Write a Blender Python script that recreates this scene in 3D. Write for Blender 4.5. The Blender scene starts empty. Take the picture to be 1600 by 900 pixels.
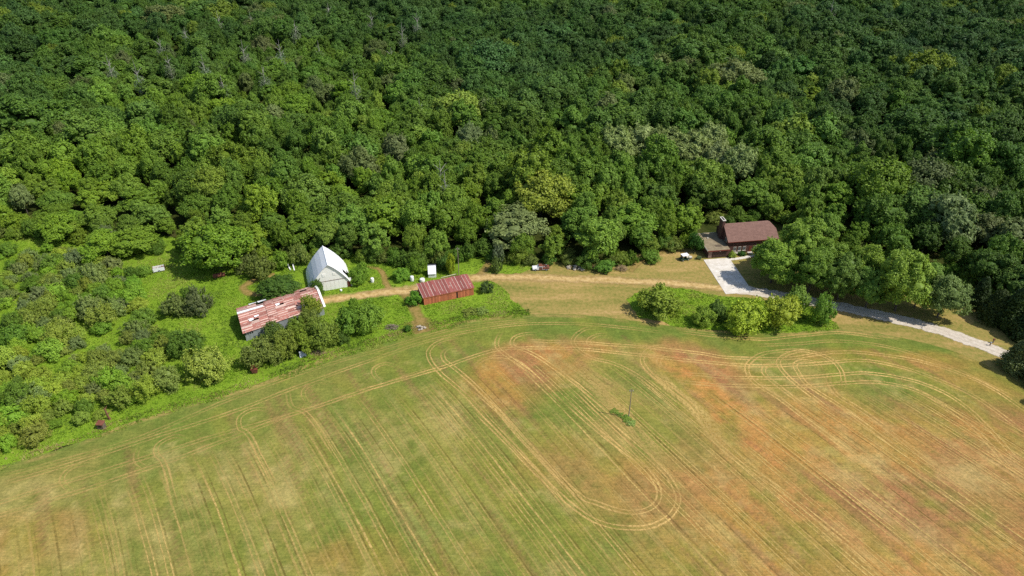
import bpy, bmesh, math, random
import numpy as np
from mathutils import Vector

# ------------------------------------------------------------------ camera, sky, sun, exposure
scene = bpy.context.scene
C = scene.collection
FOC, PITCH, HCAM = 1142.0, math.radians(33.0), 125.0      # focal length in photo pixels, tilt, flying height
cam_d = bpy.data.cameras.new('camera'); cam = bpy.data.objects.new('camera', cam_d); C.objects.link(cam)
cam.location = (0, 0, HCAM); cam.rotation_euler = (math.radians(90) - PITCH, 0, 0)
cam_d.sensor_width = 36.0; cam_d.lens = FOC * 36.0 / 1600.0; cam_d.clip_start = 1.0; cam_d.clip_end = 6000.0
scene.camera = cam
SUN_EL, SUN_AZ = math.radians(52), math.radians(-17)       # azimuth from +X, towards the viewer
to_sun = Vector((math.cos(SUN_EL) * math.cos(SUN_AZ), math.cos(SUN_EL) * math.sin(SUN_AZ), math.sin(SUN_EL)))
world = bpy.data.worlds.new('World'); scene.world = world; world.use_nodes = True
wn = world.node_tree.nodes; wl = world.node_tree.links
sky = wn.new('ShaderNodeTexSky'); sky.sky_type = 'NISHITA'; sky.sun_disc = False
sky.sun_elevation = SUN_EL; sky.sun_rotation = math.pi / 2 - SUN_AZ
wn['Background'].inputs['Strength'].default_value = 0.138
wl.new(sky.outputs['Color'], wn['Background'].inputs['Color'])
sun_d = bpy.data.lights.new('sun', 'SUN'); sun_d.energy = 4.8; sun_d.angle = math.radians(0.53); sun_d.color = (1.0, 0.955, 0.88)
sun = bpy.data.objects.new('sun', sun_d); C.objects.link(sun); sun.location = (200, 0, 300)
sun.rotation_euler = to_sun.to_track_quat('Z', 'Y').to_euler()
scene.view_settings.view_transform = 'Standard'; scene.view_settings.look = 'None'
scene.view_settings.gamma = 1.0; scene.view_settings.exposure = 0.0
scene.render.engine = 'CYCLES'; scene.cycles.use_denoising = False
scene.cycles.max_bounces = 6; scene.cycles.transparent_max_bounces = 24; scene.cycles.caustics_reflective = False

# ------------------------------------------------------------------ helpers
rng = np.random.default_rng(11); random.seed(5)
SP, CP = math.sin(PITCH), math.cos(PITCH)
def G(x, y, z=0.0):
    """photo pixel -> point of the place at height z"""
    u = (x - 800) / FOC; v = (y - 450) / FOC
    t = (HCAM - z) / (SP + v * CP)
    return np.array([u * t, (CP - v * SP) * t])
def GL(pts, z=0.0): return np.array([G(a, b, z) for a, b in pts])
def pix(X, Y, Z=0.0):
    D = Y * CP - (Z - HCAM) * SP; U = Y * SP + (Z - HCAM) * CP
    return 800 + FOC * X / D, 450 - FOC * U / D
def lin(c): 
    c = np.asarray(c, float) / 255.0
    return np.where(c <= 0.04045, c / 12.92, ((c + 0.055) / 1.055) ** 2.4)
def S(r, g, b, k=1.25): return tuple(np.clip(lin((r, g, b)) / k, 0.003, 0.85))
def inside(px, py, poly):
    px = np.asarray(px); py = np.asarray(py); r = np.zeros(px.shape, bool); n = len(poly); j = n - 1
    for i in range(n):
        xi, yi = poly[i]; xj, yj = poly[j]
        if yi != yj:
            r ^= ((yi > py) != (yj > py)) & (px < (xj - xi) * (py - yi) / (yj - yi) + xi)
        j = i
    return r
def catmull(P, step=1.0):
    P = np.asarray(P, float); n = len(P); out = []
    for i in range(n - 1):
        p0 = P[max(i - 1, 0)]; p1 = P[i]; p2 = P[i + 1]; p3 = P[min(i + 2, n - 1)]
        m = max(2, int(np.hypot(*(p2 - p1)) / step))
        for k in range(m):
            t = k / m
            out.append(0.5 * ((2 * p1) + (p2 - p0) * t + (2 * p0 - 5 * p1 + 4 * p2 - p3) * t * t + (3 * p1 - p0 - 3 * p2 + p3) * t ** 3))
    out.append(P[-1]); return np.array(out)
def poly_dist(px, py, line):
    d = np.full(np.shape(px), 1e9)
    for (x0, y0), (x1, y1) in zip(line[:-1], line[1:]):
        vx, vy = x1 - x0, y1 - y0; L = vx * vx + vy * vy + 1e-9
        t = np.clip(((px - x0) * vx + (py - y0) * vy) / L, 0, 1)
        d = np.minimum(d, np.hypot(px - x0 - t * vx, py - y0 - t * vy))
    return d
def mesh(name, v, f, mat=None):
    m = bpy.data.meshes.new(name); m.from_pydata([tuple(map(float, a)) for a in v], [], [tuple(map(int, a)) for a in f]); m.update()
    if mat is not None: m.materials.append(mat)
    return m
def link(name, data, parent=None):
    o = bpy.data.objects.new(name, data); C.objects.link(o)
    if parent is not None: o.parent = parent
    return o
def tag(o, label, cat, group=None):
    o['label'] = label; o['category'] = cat
    if group: o['group'] = group
    return o
def struct(o, label=None):
    o['kind'] = 'structure'
    if label: o['label'] = label
    return o
def thing(name, label, cat, xy, rz=0.0, group=None, z=0.0):
    o = bpy.data.objects.new(name, None); C.objects.link(o); o.empty_display_size = 0.5
    o.location = (float(xy[0]), float(xy[1]), z); o.rotation_euler = (0, 0, rz)
    return tag(o, label, cat, group)
BOXF = [(0, 3, 2, 1), (4, 5, 6, 7), (0, 1, 5, 4), (1, 2, 6, 5), (2, 3, 7, 6), (3, 0, 4, 7)]
def hexa(name, p8, mat, parent): return link(name, mesh(name, p8, BOXF, mat), parent)
def boxv(x0, x1, y0, y1, z0, z1):
    return [(x0, y0, z0), (x1, y0, z0), (x1, y1, z0), (x0, y1, z0), (x0, y0, z1), (x1, y0, z1), (x1, y1, z1), (x0, y1, z1)]
def box(name, x0, x1, y0, y1, z0, z1, mat, parent=None, bev=0.0):
    m = mesh(name, boxv(x0, x1, y0, y1, z0, z1), BOXF, mat)
    if bev:
        b = bmesh.new(); b.from_mesh(m); bmesh.ops.bevel(b, geom=b.edges[:], offset=bev, segments=2, affect='EDGES'); b.to_mesh(m); b.free()
    return link(name, m, parent)
def tube_data(path, rad, n=7, cap=True):
    path = np.asarray(path, float); rad = np.broadcast_to(np.asarray(rad, float), (len(path),)); v = []; f = []
    for i, p in enumerate(path):
        t = path[min(i + 1, len(path) - 1)] - path[max(i - 1, 0)]; t = t / (np.linalg.norm(t) + 1e-9)
        a = np.cross(t, (0.31, 0.95, 0.05) if abs(t[1]) < .9 else (1, 0, 0)); a /= np.linalg.norm(a); b = np.cross(t, a)
        for k in range(n):
            w = 2 * math.pi * k / n; v.append(p + rad[i] * (math.cos(w) * a + math.sin(w) * b))
    for i in range(len(path) - 1):
        for k in range(n):
            f.append((i * n + k, i * n + (k + 1) % n, (i + 1) * n + (k + 1) % n, (i + 1) * n + k))
    if cap: f.append(tuple(range(n))[::-1]); f.append(tuple(range((len(path) - 1) * n, len(path) * n)))
    return v, f
def tubes(name, specs, mat, parent=None, n=7):
    V = []; F = []
    for path, rad in specs:
        v, f = tube_data(path, rad, n); o = len(V); V += list(v); F += [tuple(i + o for i in q) for q in f]
    return link(name, mesh(name, V, F, mat), parent)
def prism(name, prof, y0, y1, mat, parent=None):
    """profile (x, z) pushed from y0 to y1"""
    n = len(prof); v = [(x, y0, z) for x, z in prof] + [(x, y1, z) for x, z in prof]
    f = [tuple(range(n)), tuple(range(2 * n - 1, n - 1, -1))] + [(i + n, (i + 1) % n + n, (i + 1) % n, i) for i in range(n)]
    return link(name, mesh(name, v, f, mat), parent)

# ------------------------------------------------------------------ materials
def newmat(name):
    m = bpy.data.materials.new(name); m.use_nodes = True; nt = m.node_tree
    return m, nt.nodes, nt.links, nt.nodes['Principled BSDF']
def noise(N, L, scale, detail=4, rough=0.6, vec=None):
    t = N.new('ShaderNodeTexNoise'); t.inputs['Scale'].default_value = scale; t.inputs['Detail'].default_value = detail
    t.inputs['Roughness'].default_value = rough
    if vec is not None: L.new(vec, t.inputs['Vector'])
    return t
def ramp(N, L, src, stops):
    r = N.new('ShaderNodeValToRGB'); e = r.color_ramp.elements
    while len(e) < len(stops): e.new(0.5)
    for q, (p, c) in zip(e, stops): q.position = p; q.color = (*c, 1) if len(c) == 3 else c
    L.new(src, r.inputs['Fac']); return r
def mixc(N, L, fac, a, b, mode='MIX'):
    x = N.new('ShaderNodeMix'); x.data_type = 'RGBA'; x.blend_type = mode
    for k, s in ((0, fac), (6, a), (7, b)):
        if hasattr(s, 'links') or hasattr(s, 'is_linked'): L.new(s, x.inputs[k])
        elif k == 0: x.inputs[0].default_value = s
        else: x.inputs[k].default_value = (*s, 1)
    return x.outputs[2]
def bump(N, L, P, h, strength=0.4, dist=0.2):
    b = N.new('ShaderNodeBump'); b.inputs['Strength'].default_value = strength; b.inputs['Distance'].default_value = dist
    L.new(h, b.inputs['Height']); L.new(b.outputs['Normal'], P.inputs['Normal'])
def simple(name, c1, c2, scale=2.0, rough=0.8, bmp=0.3, spec=0.2, coord='Object', detail=5, metal=0.0):
    m, N, L, P = newmat(name); tc = N.new('ShaderNodeTexCoord')
    n = noise(N, L, scale, detail, .65, tc.outputs[coord])
    r = ramp(N, L, n.outputs['Fac'], [(0.3, c1), (0.7, c2)])
    L.new(r.outputs['Color'], P.inputs['Base Color']); P.inputs['Roughness'].default_value = rough
    P.inputs['Specular IOR Level'].default_value = spec; P.inputs['Metallic'].default_value = metal
    if bmp: bump(N, L, P, n.outputs['Fac'], bmp, 0.08)
    return m
def world_pos(N): return N.new('ShaderNodeNewGeometry').outputs['Position']

def leaf_material(name, gloss=0.25, transl=0.3):
    """colour comes from the tree's own 'tint' property; each leaf clump varies a little"""
    m, N, L, P = newmat(name); out = N['Material Output']
    a = N.new('ShaderNodeAttribute'); a.attribute_type = 'INSTANCER'; a.attribute_name = 'tint'
    v = N.new('ShaderNodeAttribute'); v.attribute_type = 'GEOMETRY'; v.attribute_name = 'leafvar'
    hs = N.new('ShaderNodeHueSaturation'); L.new(a.outputs['Color'], hs.inputs['Color'])
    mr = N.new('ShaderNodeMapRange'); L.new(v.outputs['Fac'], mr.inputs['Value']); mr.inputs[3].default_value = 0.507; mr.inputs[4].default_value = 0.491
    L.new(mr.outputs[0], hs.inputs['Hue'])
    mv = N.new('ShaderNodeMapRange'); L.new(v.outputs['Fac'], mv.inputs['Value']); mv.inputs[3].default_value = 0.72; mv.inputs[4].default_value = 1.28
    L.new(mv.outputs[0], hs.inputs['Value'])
    L.new(hs.outputs['Color'], P.inputs['Base Color']); P.inputs['Roughness'].default_value = 0.55; P.inputs['Specular IOR Level'].default_value = gloss
    t = N.new('ShaderNodeBsdfTranslucent'); tm = mixc(N, L, 1.0, hs.outputs['Color'], (1.0, 1.0, 0.55), 'MULTIPLY'); L.new(tm, t.inputs['Color'])
    mx = N.new('ShaderNodeMixShader'); mx.inputs[0].default_value = transl
    L.new(P.outputs[0], mx.inputs[1]); L.new(t.outputs[0], mx.inputs[2]); L.new(mx.outputs[0], out.inputs['Surface'])
    return m
M_leaf = leaf_material('foliage')
M_bark = simple('bark', (.05, .04, .03), (.13, .11, .09), 3.0, .9)
M_dead = simple('dead_wood', (.24, .22, .19), (.42, .39, .34), 3.0, .9)

# ------------------------------------------------------------------ trees: crowns of leaf clumps
ICO = None
def ico():
    global ICO
    if ICO is None:
        b = bmesh.new(); bmesh.ops.create_icosphere(b, subdivisions=2, radius=1.0)
        ICO = (np.array([v.co[:] for v in b.verts]), [tuple(v.index for v in f.verts) for f in b.faces]); b.free()
    return ICO
def rdir(r, n):
    d = r.normal(size=(n, 3)); return d / np.linalg.norm(d, axis=1, keepdims=True)
def leaves_mesh(name, pos, nrm, size, r, cores=(), aspect=1.0, hang=0.0):
    """leaf-clump faces (two triangles with a fold) + dark inner lobes"""
    n = len(pos); nrm = nrm / (np.linalg.norm(nrm, axis=1, keepdims=True) + 1e-9)
    a = np.cross(nrm, rdir(r, n)); a /= np.linalg.norm(a, axis=1, keepdims=True) + 1e-9
    if hang:
        a = a * (1 - hang) + np.array([0, 0, -1.0]) * hang; a -= nrm * (a * nrm).sum(1, keepdims=True); a /= np.linalg.norm(a, axis=1, keepdims=True) + 1e-9
    b = np.cross(nrm, a); s = (size * r.uniform(.6, 1.3, n))[:, None]
    fold = nrm * s * r.uniform(-.25, .35, n)[:, None]
    q = np.stack([pos - a * s * aspect, pos - b * s * .62 + fold, pos + a * s * aspect, pos + b * s * .62 + fold], 1).reshape(-1, 3)
    V = [q]; F = [(4 * i, 4 * i + 1, 4 * i + 2, 4 * i + 3) for i in range(n)]
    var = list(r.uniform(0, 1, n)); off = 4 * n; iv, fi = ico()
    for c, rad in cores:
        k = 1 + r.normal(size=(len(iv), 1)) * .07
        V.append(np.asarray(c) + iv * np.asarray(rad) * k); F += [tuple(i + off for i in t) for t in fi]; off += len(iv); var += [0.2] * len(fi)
    m = mesh(name, np.concatenate(V), F, M_leaf)
    at = m.attributes.new('leafvar', 'FLOAT', 'FACE'); at.data.foreach_set('value', np.array(var, np.float32))
    return m
def make_crown(name, seed, R, z0, z1, nmaj, nleaf, leaf, lump=(.24, .56), maj=(.30, .54), aspect=1.0, hang=0.0, taper=0.25, ground=False, core=.58, loose=0.0, sprig=.9):
    r = np.random.default_rng(seed); hz = (z1 - z0) / 2; zc = (z0 + z1) / 2
    mc = []; mr = []
    for i in range(nmaj):
        ph = 2.4 * i + r.uniform(-.5, .5); h = (i + .5) / nmaj * 1.75 - .75; w = math.sqrt(max(0.05, 1 - h * h)) * (1 - taper * max(h, 0))
        k = r.uniform(.5, .74)
        c = np.array([math.cos(ph) * w * R * k, math.sin(ph) * w * R * k, zc + h * hz * .66]); mc.append(c); mr.append(R * r.uniform(*maj))
    mc.append(np.array([0, 0, zc])); mr.append(R * .5); mc = np.array(mc); mr = np.array(mr)
    lc = []; lr = []
    for c, q in zip(mc, mr):
        for d in rdir(r, 15):
            if d[2] < -.55 and not ground: continue
            p = c + d * q * .84
            if (np.linalg.norm(mc - p, axis=1) < mr * .7).any(): continue
            lc.append(p); lr.append(q * r.uniform(*lump))
    lc = np.array(lc); lr = np.array(lr); ctr = np.array([0, 0, zc - .25 * hz])
    per = max(3, int(nleaf * 1.7 / len(lc))); P = []; Nn = []
    for p, q in zip(lc, lr):
        d = rdir(r, per); o = p - ctr; o = o / np.linalg.norm(o)
        d = d + o * .55; d /= np.linalg.norm(d, axis=1, keepdims=True)
        x = p + d * (q * (.42 + .95 * r.uniform(0, 1, per) ** .6 + loose * r.uniform(0, 1, per)))[:, None] * r.uniform(.62, 1.4, 3)
        ok = np.ones(per, bool)
        for c2, q2 in zip(mc, mr): ok &= np.linalg.norm(x - c2, axis=1) > q2 * .8
        x = x[ok]; d = d[ok]
        P.append(x); Nn.append(d * .7 + o * .45 + np.array([0, 0, .3]) + rdir(r, len(x)) * .8)
    P = np.concatenate(P); Nn = np.concatenate(Nn)
    if len(P) > nleaf: s = r.permutation(len(P))[:nleaf]; P = P[s]; Nn = Nn[s]
    nsp = int(len(lc) * sprig); SP_ = []; SN_ = []
    for _ in range(nsp):
        j = r.integers(len(lc)); o = lc[j] - ctr; o = o / np.linalg.norm(o); d = o + rdir(r, 1)[0] * .55 + np.array([0, 0, .25]); d /= np.linalg.norm(d); Ls = R * r.uniform(.10, .34); n_ = 14
        tt = r.uniform(.1, 1, n_); SP_.append(lc[j] + d * (lr[j] * .7) + d * (tt * Ls)[:, None] + rdir(r, n_) * (leaf * 1.5 * (1.15 - tt))[:, None]); SN_.append(d * .3 + rdir(r, n_) + np.array([0, 0, .4]))
    if nsp: P = np.concatenate([P] + SP_); Nn = np.concatenate([Nn] + SN_); nleaf = len(P)
    if len(P) > nleaf: s = r.permutation(len(P))[:nleaf]; P = P[s]; Nn = Nn[s]
    P[:, 2] = np.maximum(P[:, 2], .08)
    cores = [(c, np.array([q, q, min(q, c[2] * 1.02) if ground else q]) * core) for c, q in zip(mc, mr)] if core else []
    return leaves_mesh(name, P, Nn, leaf, r, cores, aspect, hang)
def make_trunk(name, seed, h, rad, spread, mat=None, nb=6, lean=.3):
    r = np.random.default_rng(seed); V = []; F = []
    top = np.array([r.uniform(-lean, lean), r.uniform(-lean, lean), h])
    specs = [([np.zeros(3) - (0, 0, .3), top * .35 + r.normal(size=3) * .1, top * .7, top], [rad * 1.25, rad * .9, rad * .6, rad * .18])]
    for i in range(nb):
        t = r.uniform(.3, .85); a = r.uniform(0, 6.28); b0 = top * t; L = spread * r.uniform(.5, 1) * (1.15 - t * .6)
        b1 = b0 + np.array([math.cos(a) * L * .5, math.sin(a) * L * .5, L * .45]); b2 = b0 + np.array([math.cos(a) * L, math.sin(a) * L, L * .8])
        specs.append(([b0, b1, b2], [rad * .45, rad * .3, rad * .08]))
    for p, q in specs:
        v, f = tube_data(p, q, 5, False); o = len(V); V += list(v); F += [tuple(i + o for i in t) for t in f]
    return mesh(name, V, F, mat or M_bark)
PROTO = {}
def proto(kind, i, cm, tm): PROTO.setdefault(kind, []).append((cm, tm))
for i in range(7):
    R = [6.2, 5.6, 6.6, 5.2, 6.0, 6.9, 5.4][i]; z1 = [16, 17, 15, 16, 17.5, 15.5, 14.5][i]
    proto('broad', i, make_crown('crown', 100 + i, R, 1.4, z1, [11, 10, 13, 9, 12, 14, 9][i], 11500, .33), make_trunk('trunk', 200 + i, z1 * .8, .3, 4.5))
for i in range(3):
    proto('airy', i, make_crown('crown', 120 + i, 6.4, 1.6, 15.5 + i, 15, 17000, .22, (.26, .42), (.3, .46), 1.25, .15, .15, core=.62, loose=.3), make_trunk('trunk', 220 + i, 12, .26, 5, nb=9))
for i in range(2):
    proto('willow', i, make_crown('crown', 130 + i, 6.4, 1.5, 14, 15, 9500, .30, (.3, .5), (.3, .46), 2.0, .55, .1, core=.56, loose=.15), make_trunk('trunk', 230 + i, 10, .32, 4.5))
for i in range(5):
    R = [2.7, 3.0, 2.4, 2.9, 2.6][i]
    proto('shrub', i, make_crown('crown', 140 + i, R, 0.1, [4.2, 4.6, 4.0, 3.8, 4.9][i], 8, 5600, .135, ground=True, loose=.1), make_trunk('trunk', 240 + i, 3.0, .09, 1.6))
for i in range(4):
    proto('scrub', i, make_crown('crown', 150 + i, [2.8, 3.2, 2.5, 3.0][i], 0.05, [2.9, 2.6, 3.3, 3.0][i], 9, 4600, .11, (.2, .36), (.26, .46), 1.5, .1, .1, ground=True, core=.42, sprig=1.6, loose=.55), make_trunk('trunk', 250 + i, 2.4, .07, 1.8, nb=9))
def make_cedar(name, seed, R, h):
    r = np.random.default_rng(seed); P = []; Nn = []; cores = []
    for i in range(190):
        t = (i / 190) ** .85; a = i * 2.4 + r.uniform(-.3, .3); w = R * (1 - t) ** .62 * r.uniform(.75, 1.08); c = np.array([math.cos(a) * w * .78, math.sin(a) * w * .78, .3 + t * (h - .6)])
        q = .32 * R * (1.1 - .7 * t); d = rdir(r, 30); o = np.array([math.cos(a), math.sin(a), .35]); d = d + o * .6; d /= np.linalg.norm(d, axis=1, keepdims=True)
        P.append(c + d * (q * r.uniform(.6, 1.15, 30))[:, None]); Nn.append(d + rdir(r, 30) * .6)
    for t in np.linspace(.05, .85, 7): cores.append((np.array([0, 0, .3 + t * (h - .6)]), np.array([1, 1, 1.0]) * R * .72 * (1 - t) ** .62))
    return leaves_mesh(name, np.concatenate(P), np.concatenate(Nn), .22, r, cores, 1.5, .1)
for i in range(2): proto('cedar', i, make_cedar('crown', 160 + i, [3.4, 4.0][i], [12, 10][i]), make_trunk('trunk', 260 + i, 9, .22, 1.5))
def make_snag(seed, h):
    return make_trunk('trunk', seed, h + 4.5, .26, 4.5, M_dead, 13, .7)
SNAG = [make_snag(300 + i, h) for i, h in enumerate((15, 17, 14, 16))]
SNAGTWIG = []
for i in range(3):
    r = np.random.default_rng(320 + i); n = 420; d = rdir(r, n); P = d * r.uniform(.4, 1, n)[:, None] * np.array([3.2, 3.2, 5]) + (0, 0, 10)
    SNAGTWIG.append(leaves_mesh('crown', P, d + rdir(r, n), .2, r, (), 2.6, .2))
COUNT = {}; LEAF_GAIN = np.array([1.38, 1.36, 1.18])
def tree(name, kind, i, xy, rz, sc, tint, label, cat='tree', group=None):
    cm, tm = PROTO[kind][i % len(PROTO[kind])]
    o = thing(name, label, cat, xy, rz, group); o.scale = sc if np.ndim(sc) else (sc, sc, sc)
    c = link('crown', cm, o); c['tint'] = [float(t) for t in tint]
    link('trunk', tm, o); COUNT[name] = COUNT.get(name, 0) + 1
    return o
def jit(t, r=None, a=.12):
    r = r or rng; t = np.array(t); t[0] = min(t[0], t[1] * .77); return np.clip(t * LEAF_GAIN * (1 + r.normal() * a) * (1 + r.normal(size=3) * np.array([.035, .02, .10])), .004, .8)

# ------------------------------------------------------------------ the ground and its sheets
FIELD_EDGE = [(-260, 800), (-120, 762), (0, 728), (100, 700), (200, 660), (310, 628), (400, 600), (500, 561), (600, 531), (660, 514), (740, 498), (830, 491), (920, 493), (1000, 502), (1060, 510), (1150, 517), (1230, 520), (1310, 515), (1400, 526), (1480, 546), (1540, 570), (1600, 603), (1680, 660), (1760, 730)]
FE = catmull(GL(FIELD_EDGE), 2.0)
def wobble(P, a, f=.35):
    P = np.array(P); i = np.arange(len(P))
    n = sum(np.sin(i * f * k + k * 1.7) / k for k in (1, 2.3, 4.1)); T = np.gradient(P, axis=0); T /= np.linalg.norm(T, axis=1, keepdims=True) + 1e-9
    return P + np.stack([-T[:, 1], T[:, 0]], 1) * (n * a + rng.normal(size=len(P)) * a * .4)[:, None]
def sheet(name, polys, z, mat):
    b = bmesh.new()
    for P in polys:
        vs = [b.verts.new((x, y, z)) for x, y in P]; f = b.faces.new(vs)
        if f.normal.z < 0: f.normal_flip()
    bmesh.ops.triangulate(b, faces=b.faces[:]); bmesh.ops.recalc_face_normals(b, faces=b.faces[:])
    m = bpy.data.meshes.new(name)
    for f in b.faces:
        f.normal_update()
        if f.normal.z < 0: f.normal_flip()
    b.to_mesh(m); b.free(); m.materials.append(mat); return struct(link(name, m))
def closed(px, step=1.2, a=.35):
    P = GL(px); P = np.vstack([P, P[:1]]); out = []
    for p, q in zip(P[:-1], P[1:]):
        n = max(1, int(np.hypot(*(q - p)) / step)); out += [p + (q - p) * k / n for k in range(n)]
    return wobble(np.array(out), a)

def ground_material(name, stops, s1, s2, bmp=.6, tint=None, stretch=None):
    m, N, L, P = newmat(name); pos = world_pos(N)
    if stretch:
        mp = N.new('ShaderNodeMapping'); mp.inputs['Rotation'].default_value = (0, 0, stretch[0]); mp.inputs['Scale'].default_value = stretch[1]; L.new(pos, mp.inputs['Vector']); pos2 = mp.outputs[0]
    else: pos2 = pos
    n1 = noise(N, L, s1, 5, .6, pos2); n2 = noise(N, L, s2, 4, .7, pos)
    mx = N.new('ShaderNodeMix'); mx.inputs[0].default_value = .45; L.new(n1.outputs['Fac'], mx.inputs[2]); L.new(n2.outputs['Fac'], mx.inputs[3])
    r = ramp(N, L, mx.outputs[0], stops); L.new(r.outputs['Color'], P.inputs['Base Color'])
    P.inputs['Roughness'].default_value = .95; P.inputs['Specular IOR Level'].default_value = .05
    bump(N, L, P, n2.outputs['Fac'], bmp, .35); return m
M_floor = ground_material('forest_floor', [(.35, S(40, 46, 22)), (.5, S(62, 72, 28)), (.65, S(88, 84, 48))], .12, 1.5)
M_meadow = ground_material('meadow', [(.34, S(108, 136, 40)), (.48, S(126, 156, 46)), (.58, S(138, 168, 50)), (.7, S(156, 166, 70))], .10, 1.8, .9)
M_lawn = ground_material('lawn', [(.36, S(112, 118, 52)), (.45, S(146, 138, 72)), (.54, S(170, 148, 86)), (.64, S(194, 162, 106))], .11, .9, .5, stretch=(.12, (.3, 1.6, 1)))
b = bmesh.new(); bmesh.ops.create_grid(b, x_segments=30, y_segments=30, size=2500.0); m = bpy.data.meshes.new('ground'); b.to_mesh(m); b.free(); m.materials.append(M_floor)
struct(link('ground', m))
BOTTOM = [(400, 10), (-400, 10)]
lawn_px = [(742, 437), (738, 424), (752, 404), (800, 402), (850, 410), (905, 408), (975, 404), (1030, 389), (1075, 382), (1100, 378), (1180, 372), (1240, 385), (1330, 425), (1440, 455), (1470, 440), (1510, 470), (1545, 505), (1600, 545), (1680, 600), (1760, 735), (1600, 610), (1480, 552), (1310, 521), (1150, 523), (1000, 508), (830, 497), (740, 503), (700, 490)]
sheet('lawn', [closed(lawn_px)], .010, M_lawn)
MEADOW_LEFT = [(-260, 805), (0, 734), (200, 666), (400, 606), (600, 537), (740, 503), (829, 492), (806, 470), (772, 441), (742, 438), (746, 428), (800, 427), (836, 422), (832, 404), (780, 396), (735, 402), (700, 398), (600, 396), (480, 394), (380, 385), (240, 366), (100, 352), (-300, 352)]
STRIP = [(979, 468), (1000, 455), (1040, 449), (1090, 455), (1130, 463), (1165, 467), (1240, 472), (1285, 486), (1310, 505), (1312, 514), (1230, 522), (1150, 520), (1060, 512), (1000, 495)]
meadow_polys = [closed(MEADOW_LEFT, 1.2, .5), closed(STRIP, 1.0, .45)]
sheet('meadow', meadow_polys, .020, M_meadow)

# the field: a fine sheet coloured by what grows where
ROW_ANG = math.radians(-59.5); RD = np.array([math.cos(ROW_ANG), math.sin(ROW_ANG)]); RQ = np.array([-RD[1], RD[0]])
def vnoise(x, y, s, seed):
    r = np.random.default_rng(seed); T = r.uniform(0, 1, (256, 256)); x = x / s; y = y / s
    xi = np.floor(x).astype(int); yi = np.floor(y).astype(int); fx = x - xi; fy = y - yi; fx = fx * fx * (3 - 2 * fx); fy = fy * fy * (3 - 2 * fy)
    g = lambda a, c: T[a % 256, c % 256]
    return (g(xi, yi) * (1 - fx) + g(xi + 1, yi) * fx) * (1 - fy) + (g(xi, yi + 1) * (1 - fx) + g(xi + 1, yi + 1) * fx) * fy
def fbm(x, y, s, seed, o=4): return sum(vnoise(x, y, s / 2 ** k, seed + k) * .5 ** k for k in range(o)) / sum(.5 ** k for k in range(o))
nx, ny = 620, 230
fx = np.linspace(-235, 250, nx); t01 = np.linspace(0, 1, ny)
edge_y = np.interp(fx, FE[:, 0], FE[:, 1]) + (fbm(fx, fx * 0, 3.0, 77) - .5) * 1.2
X = np.repeat(fx[:, None], ny, 1); Y = 25 + (edge_y[:, None] - 25) * t01[None, :] ** .8
dE = poly_dist(X, Y, FE[::2]); PX, PY = pix(X, Y)
q = X * RQ[0] + Y * RQ[1]; l = X * RD[0] + Y * RD[1]
streak = fbm(q * 1.0, l * .045, 1.5, 5, 3); wide = fbm(q, l * .5, 26, 9, 4); patch = fbm(X, Y, 13, 15, 5); fine = fbm(X, Y, 1.6, 25, 3); speck = rng.uniform(0, 1, X.shape)
def blobs(L, jag=.5):
    w = np.zeros(X.shape)
    for (bx, by, rx, ry, k) in L:
        c = G(bx, by); sx = abs(G(bx + rx, by)[0] - c[0]); sy = abs(G(bx, by - ry)[1] - c[1])
        d = ((X - c[0]) / sx) ** 2 + ((Y - c[1]) / sy) ** 2
        w = np.maximum(w, k * np.clip(1.25 - d * .75 + (patch - .5) * 2.6 * jag + (fbm(X, Y, 4, 171, 3) - .5) * 1.0 + (streak - .5) * .5, 0, 1))
    return np.clip(w, 0, 1)
green = np.clip(.52 - .22 * np.clip((PX - 900) / 300, 0, 1) + (wide - .5) * 1.5 + (streak - .5) * .55, 0, 1)
green = np.maximum(green, np.clip(1.12 - dE / np.where(PX < 500, 9.0, 15.0) + (patch - .5) * .4, 0, 1))
green = np.maximum(green, blobs([(900, 512, 250, 22, .95), (1180, 545, 130, 20, 1), (640, 560, 120, 40, .85), (880, 620, 70, 60, .8), (1000, 590, 60, 45, .75), (760, 640, 70, 60, .6), (1200, 600, 60, 30, .9), (1365, 600, 75, 45, 1), (1460, 620, 60, 35, .7), (1240, 860, 45, 40, .8), (1080, 700, 45, 40, .7), (1030, 680, 55, 50, .6), (430, 640, 160, 30, .6), (200, 720, 130, 22, .6), (1560, 590, 70, 40, .6), (1300, 880, 40, 60, .5), (620, 640, 130, 60, .55), (350, 800, 90, 60, .35), (1540, 610, 60, 25, .7)]))
orange = np.clip((PX - 980) / 260, 0, 1) * np.clip((PY - 600) / 60, 0, 1) * np.clip(.68 + (patch - .5) * 1.3 + (wide - .5) * 1.1, 0, .95); orange = np.maximum(orange, blobs([(840, 572, 75, 34, .95), (790, 595, 60, 40, .85), (905, 545, 60, 18, .6), (1070, 565, 80, 30, .95), (1130, 600, 60, 40, .9), (1200, 660, 110, 70, .85), (1330, 700, 150, 100, .75), (1450, 760, 170, 110, .8), (1310, 640, 60, 40, .7), (1480, 565, 120, 16, .7), (1560, 600, 90, 28, .65), (1300, 555, 90, 10, .6), (1120, 780, 90, 90, .6), (990, 780, 90, 60, .55), (880, 720, 60, 40, .4), (1290, 800, 120, 80, .6), (1060, 870, 90, 50, .4), (40, 850, 90, 50, .45), (560, 870, 80, 40, .45), (1540, 850, 120, 80, .6), (700, 880, 60, 40, .3)]))
brown = blobs([(1420, 790, 120, 55, .8), (1500, 770, 90, 40, .7), (1530, 720, 90, 40, .5), (1290, 760, 70, 30, .4), (1060, 740, 40, 30, .3)])
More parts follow.
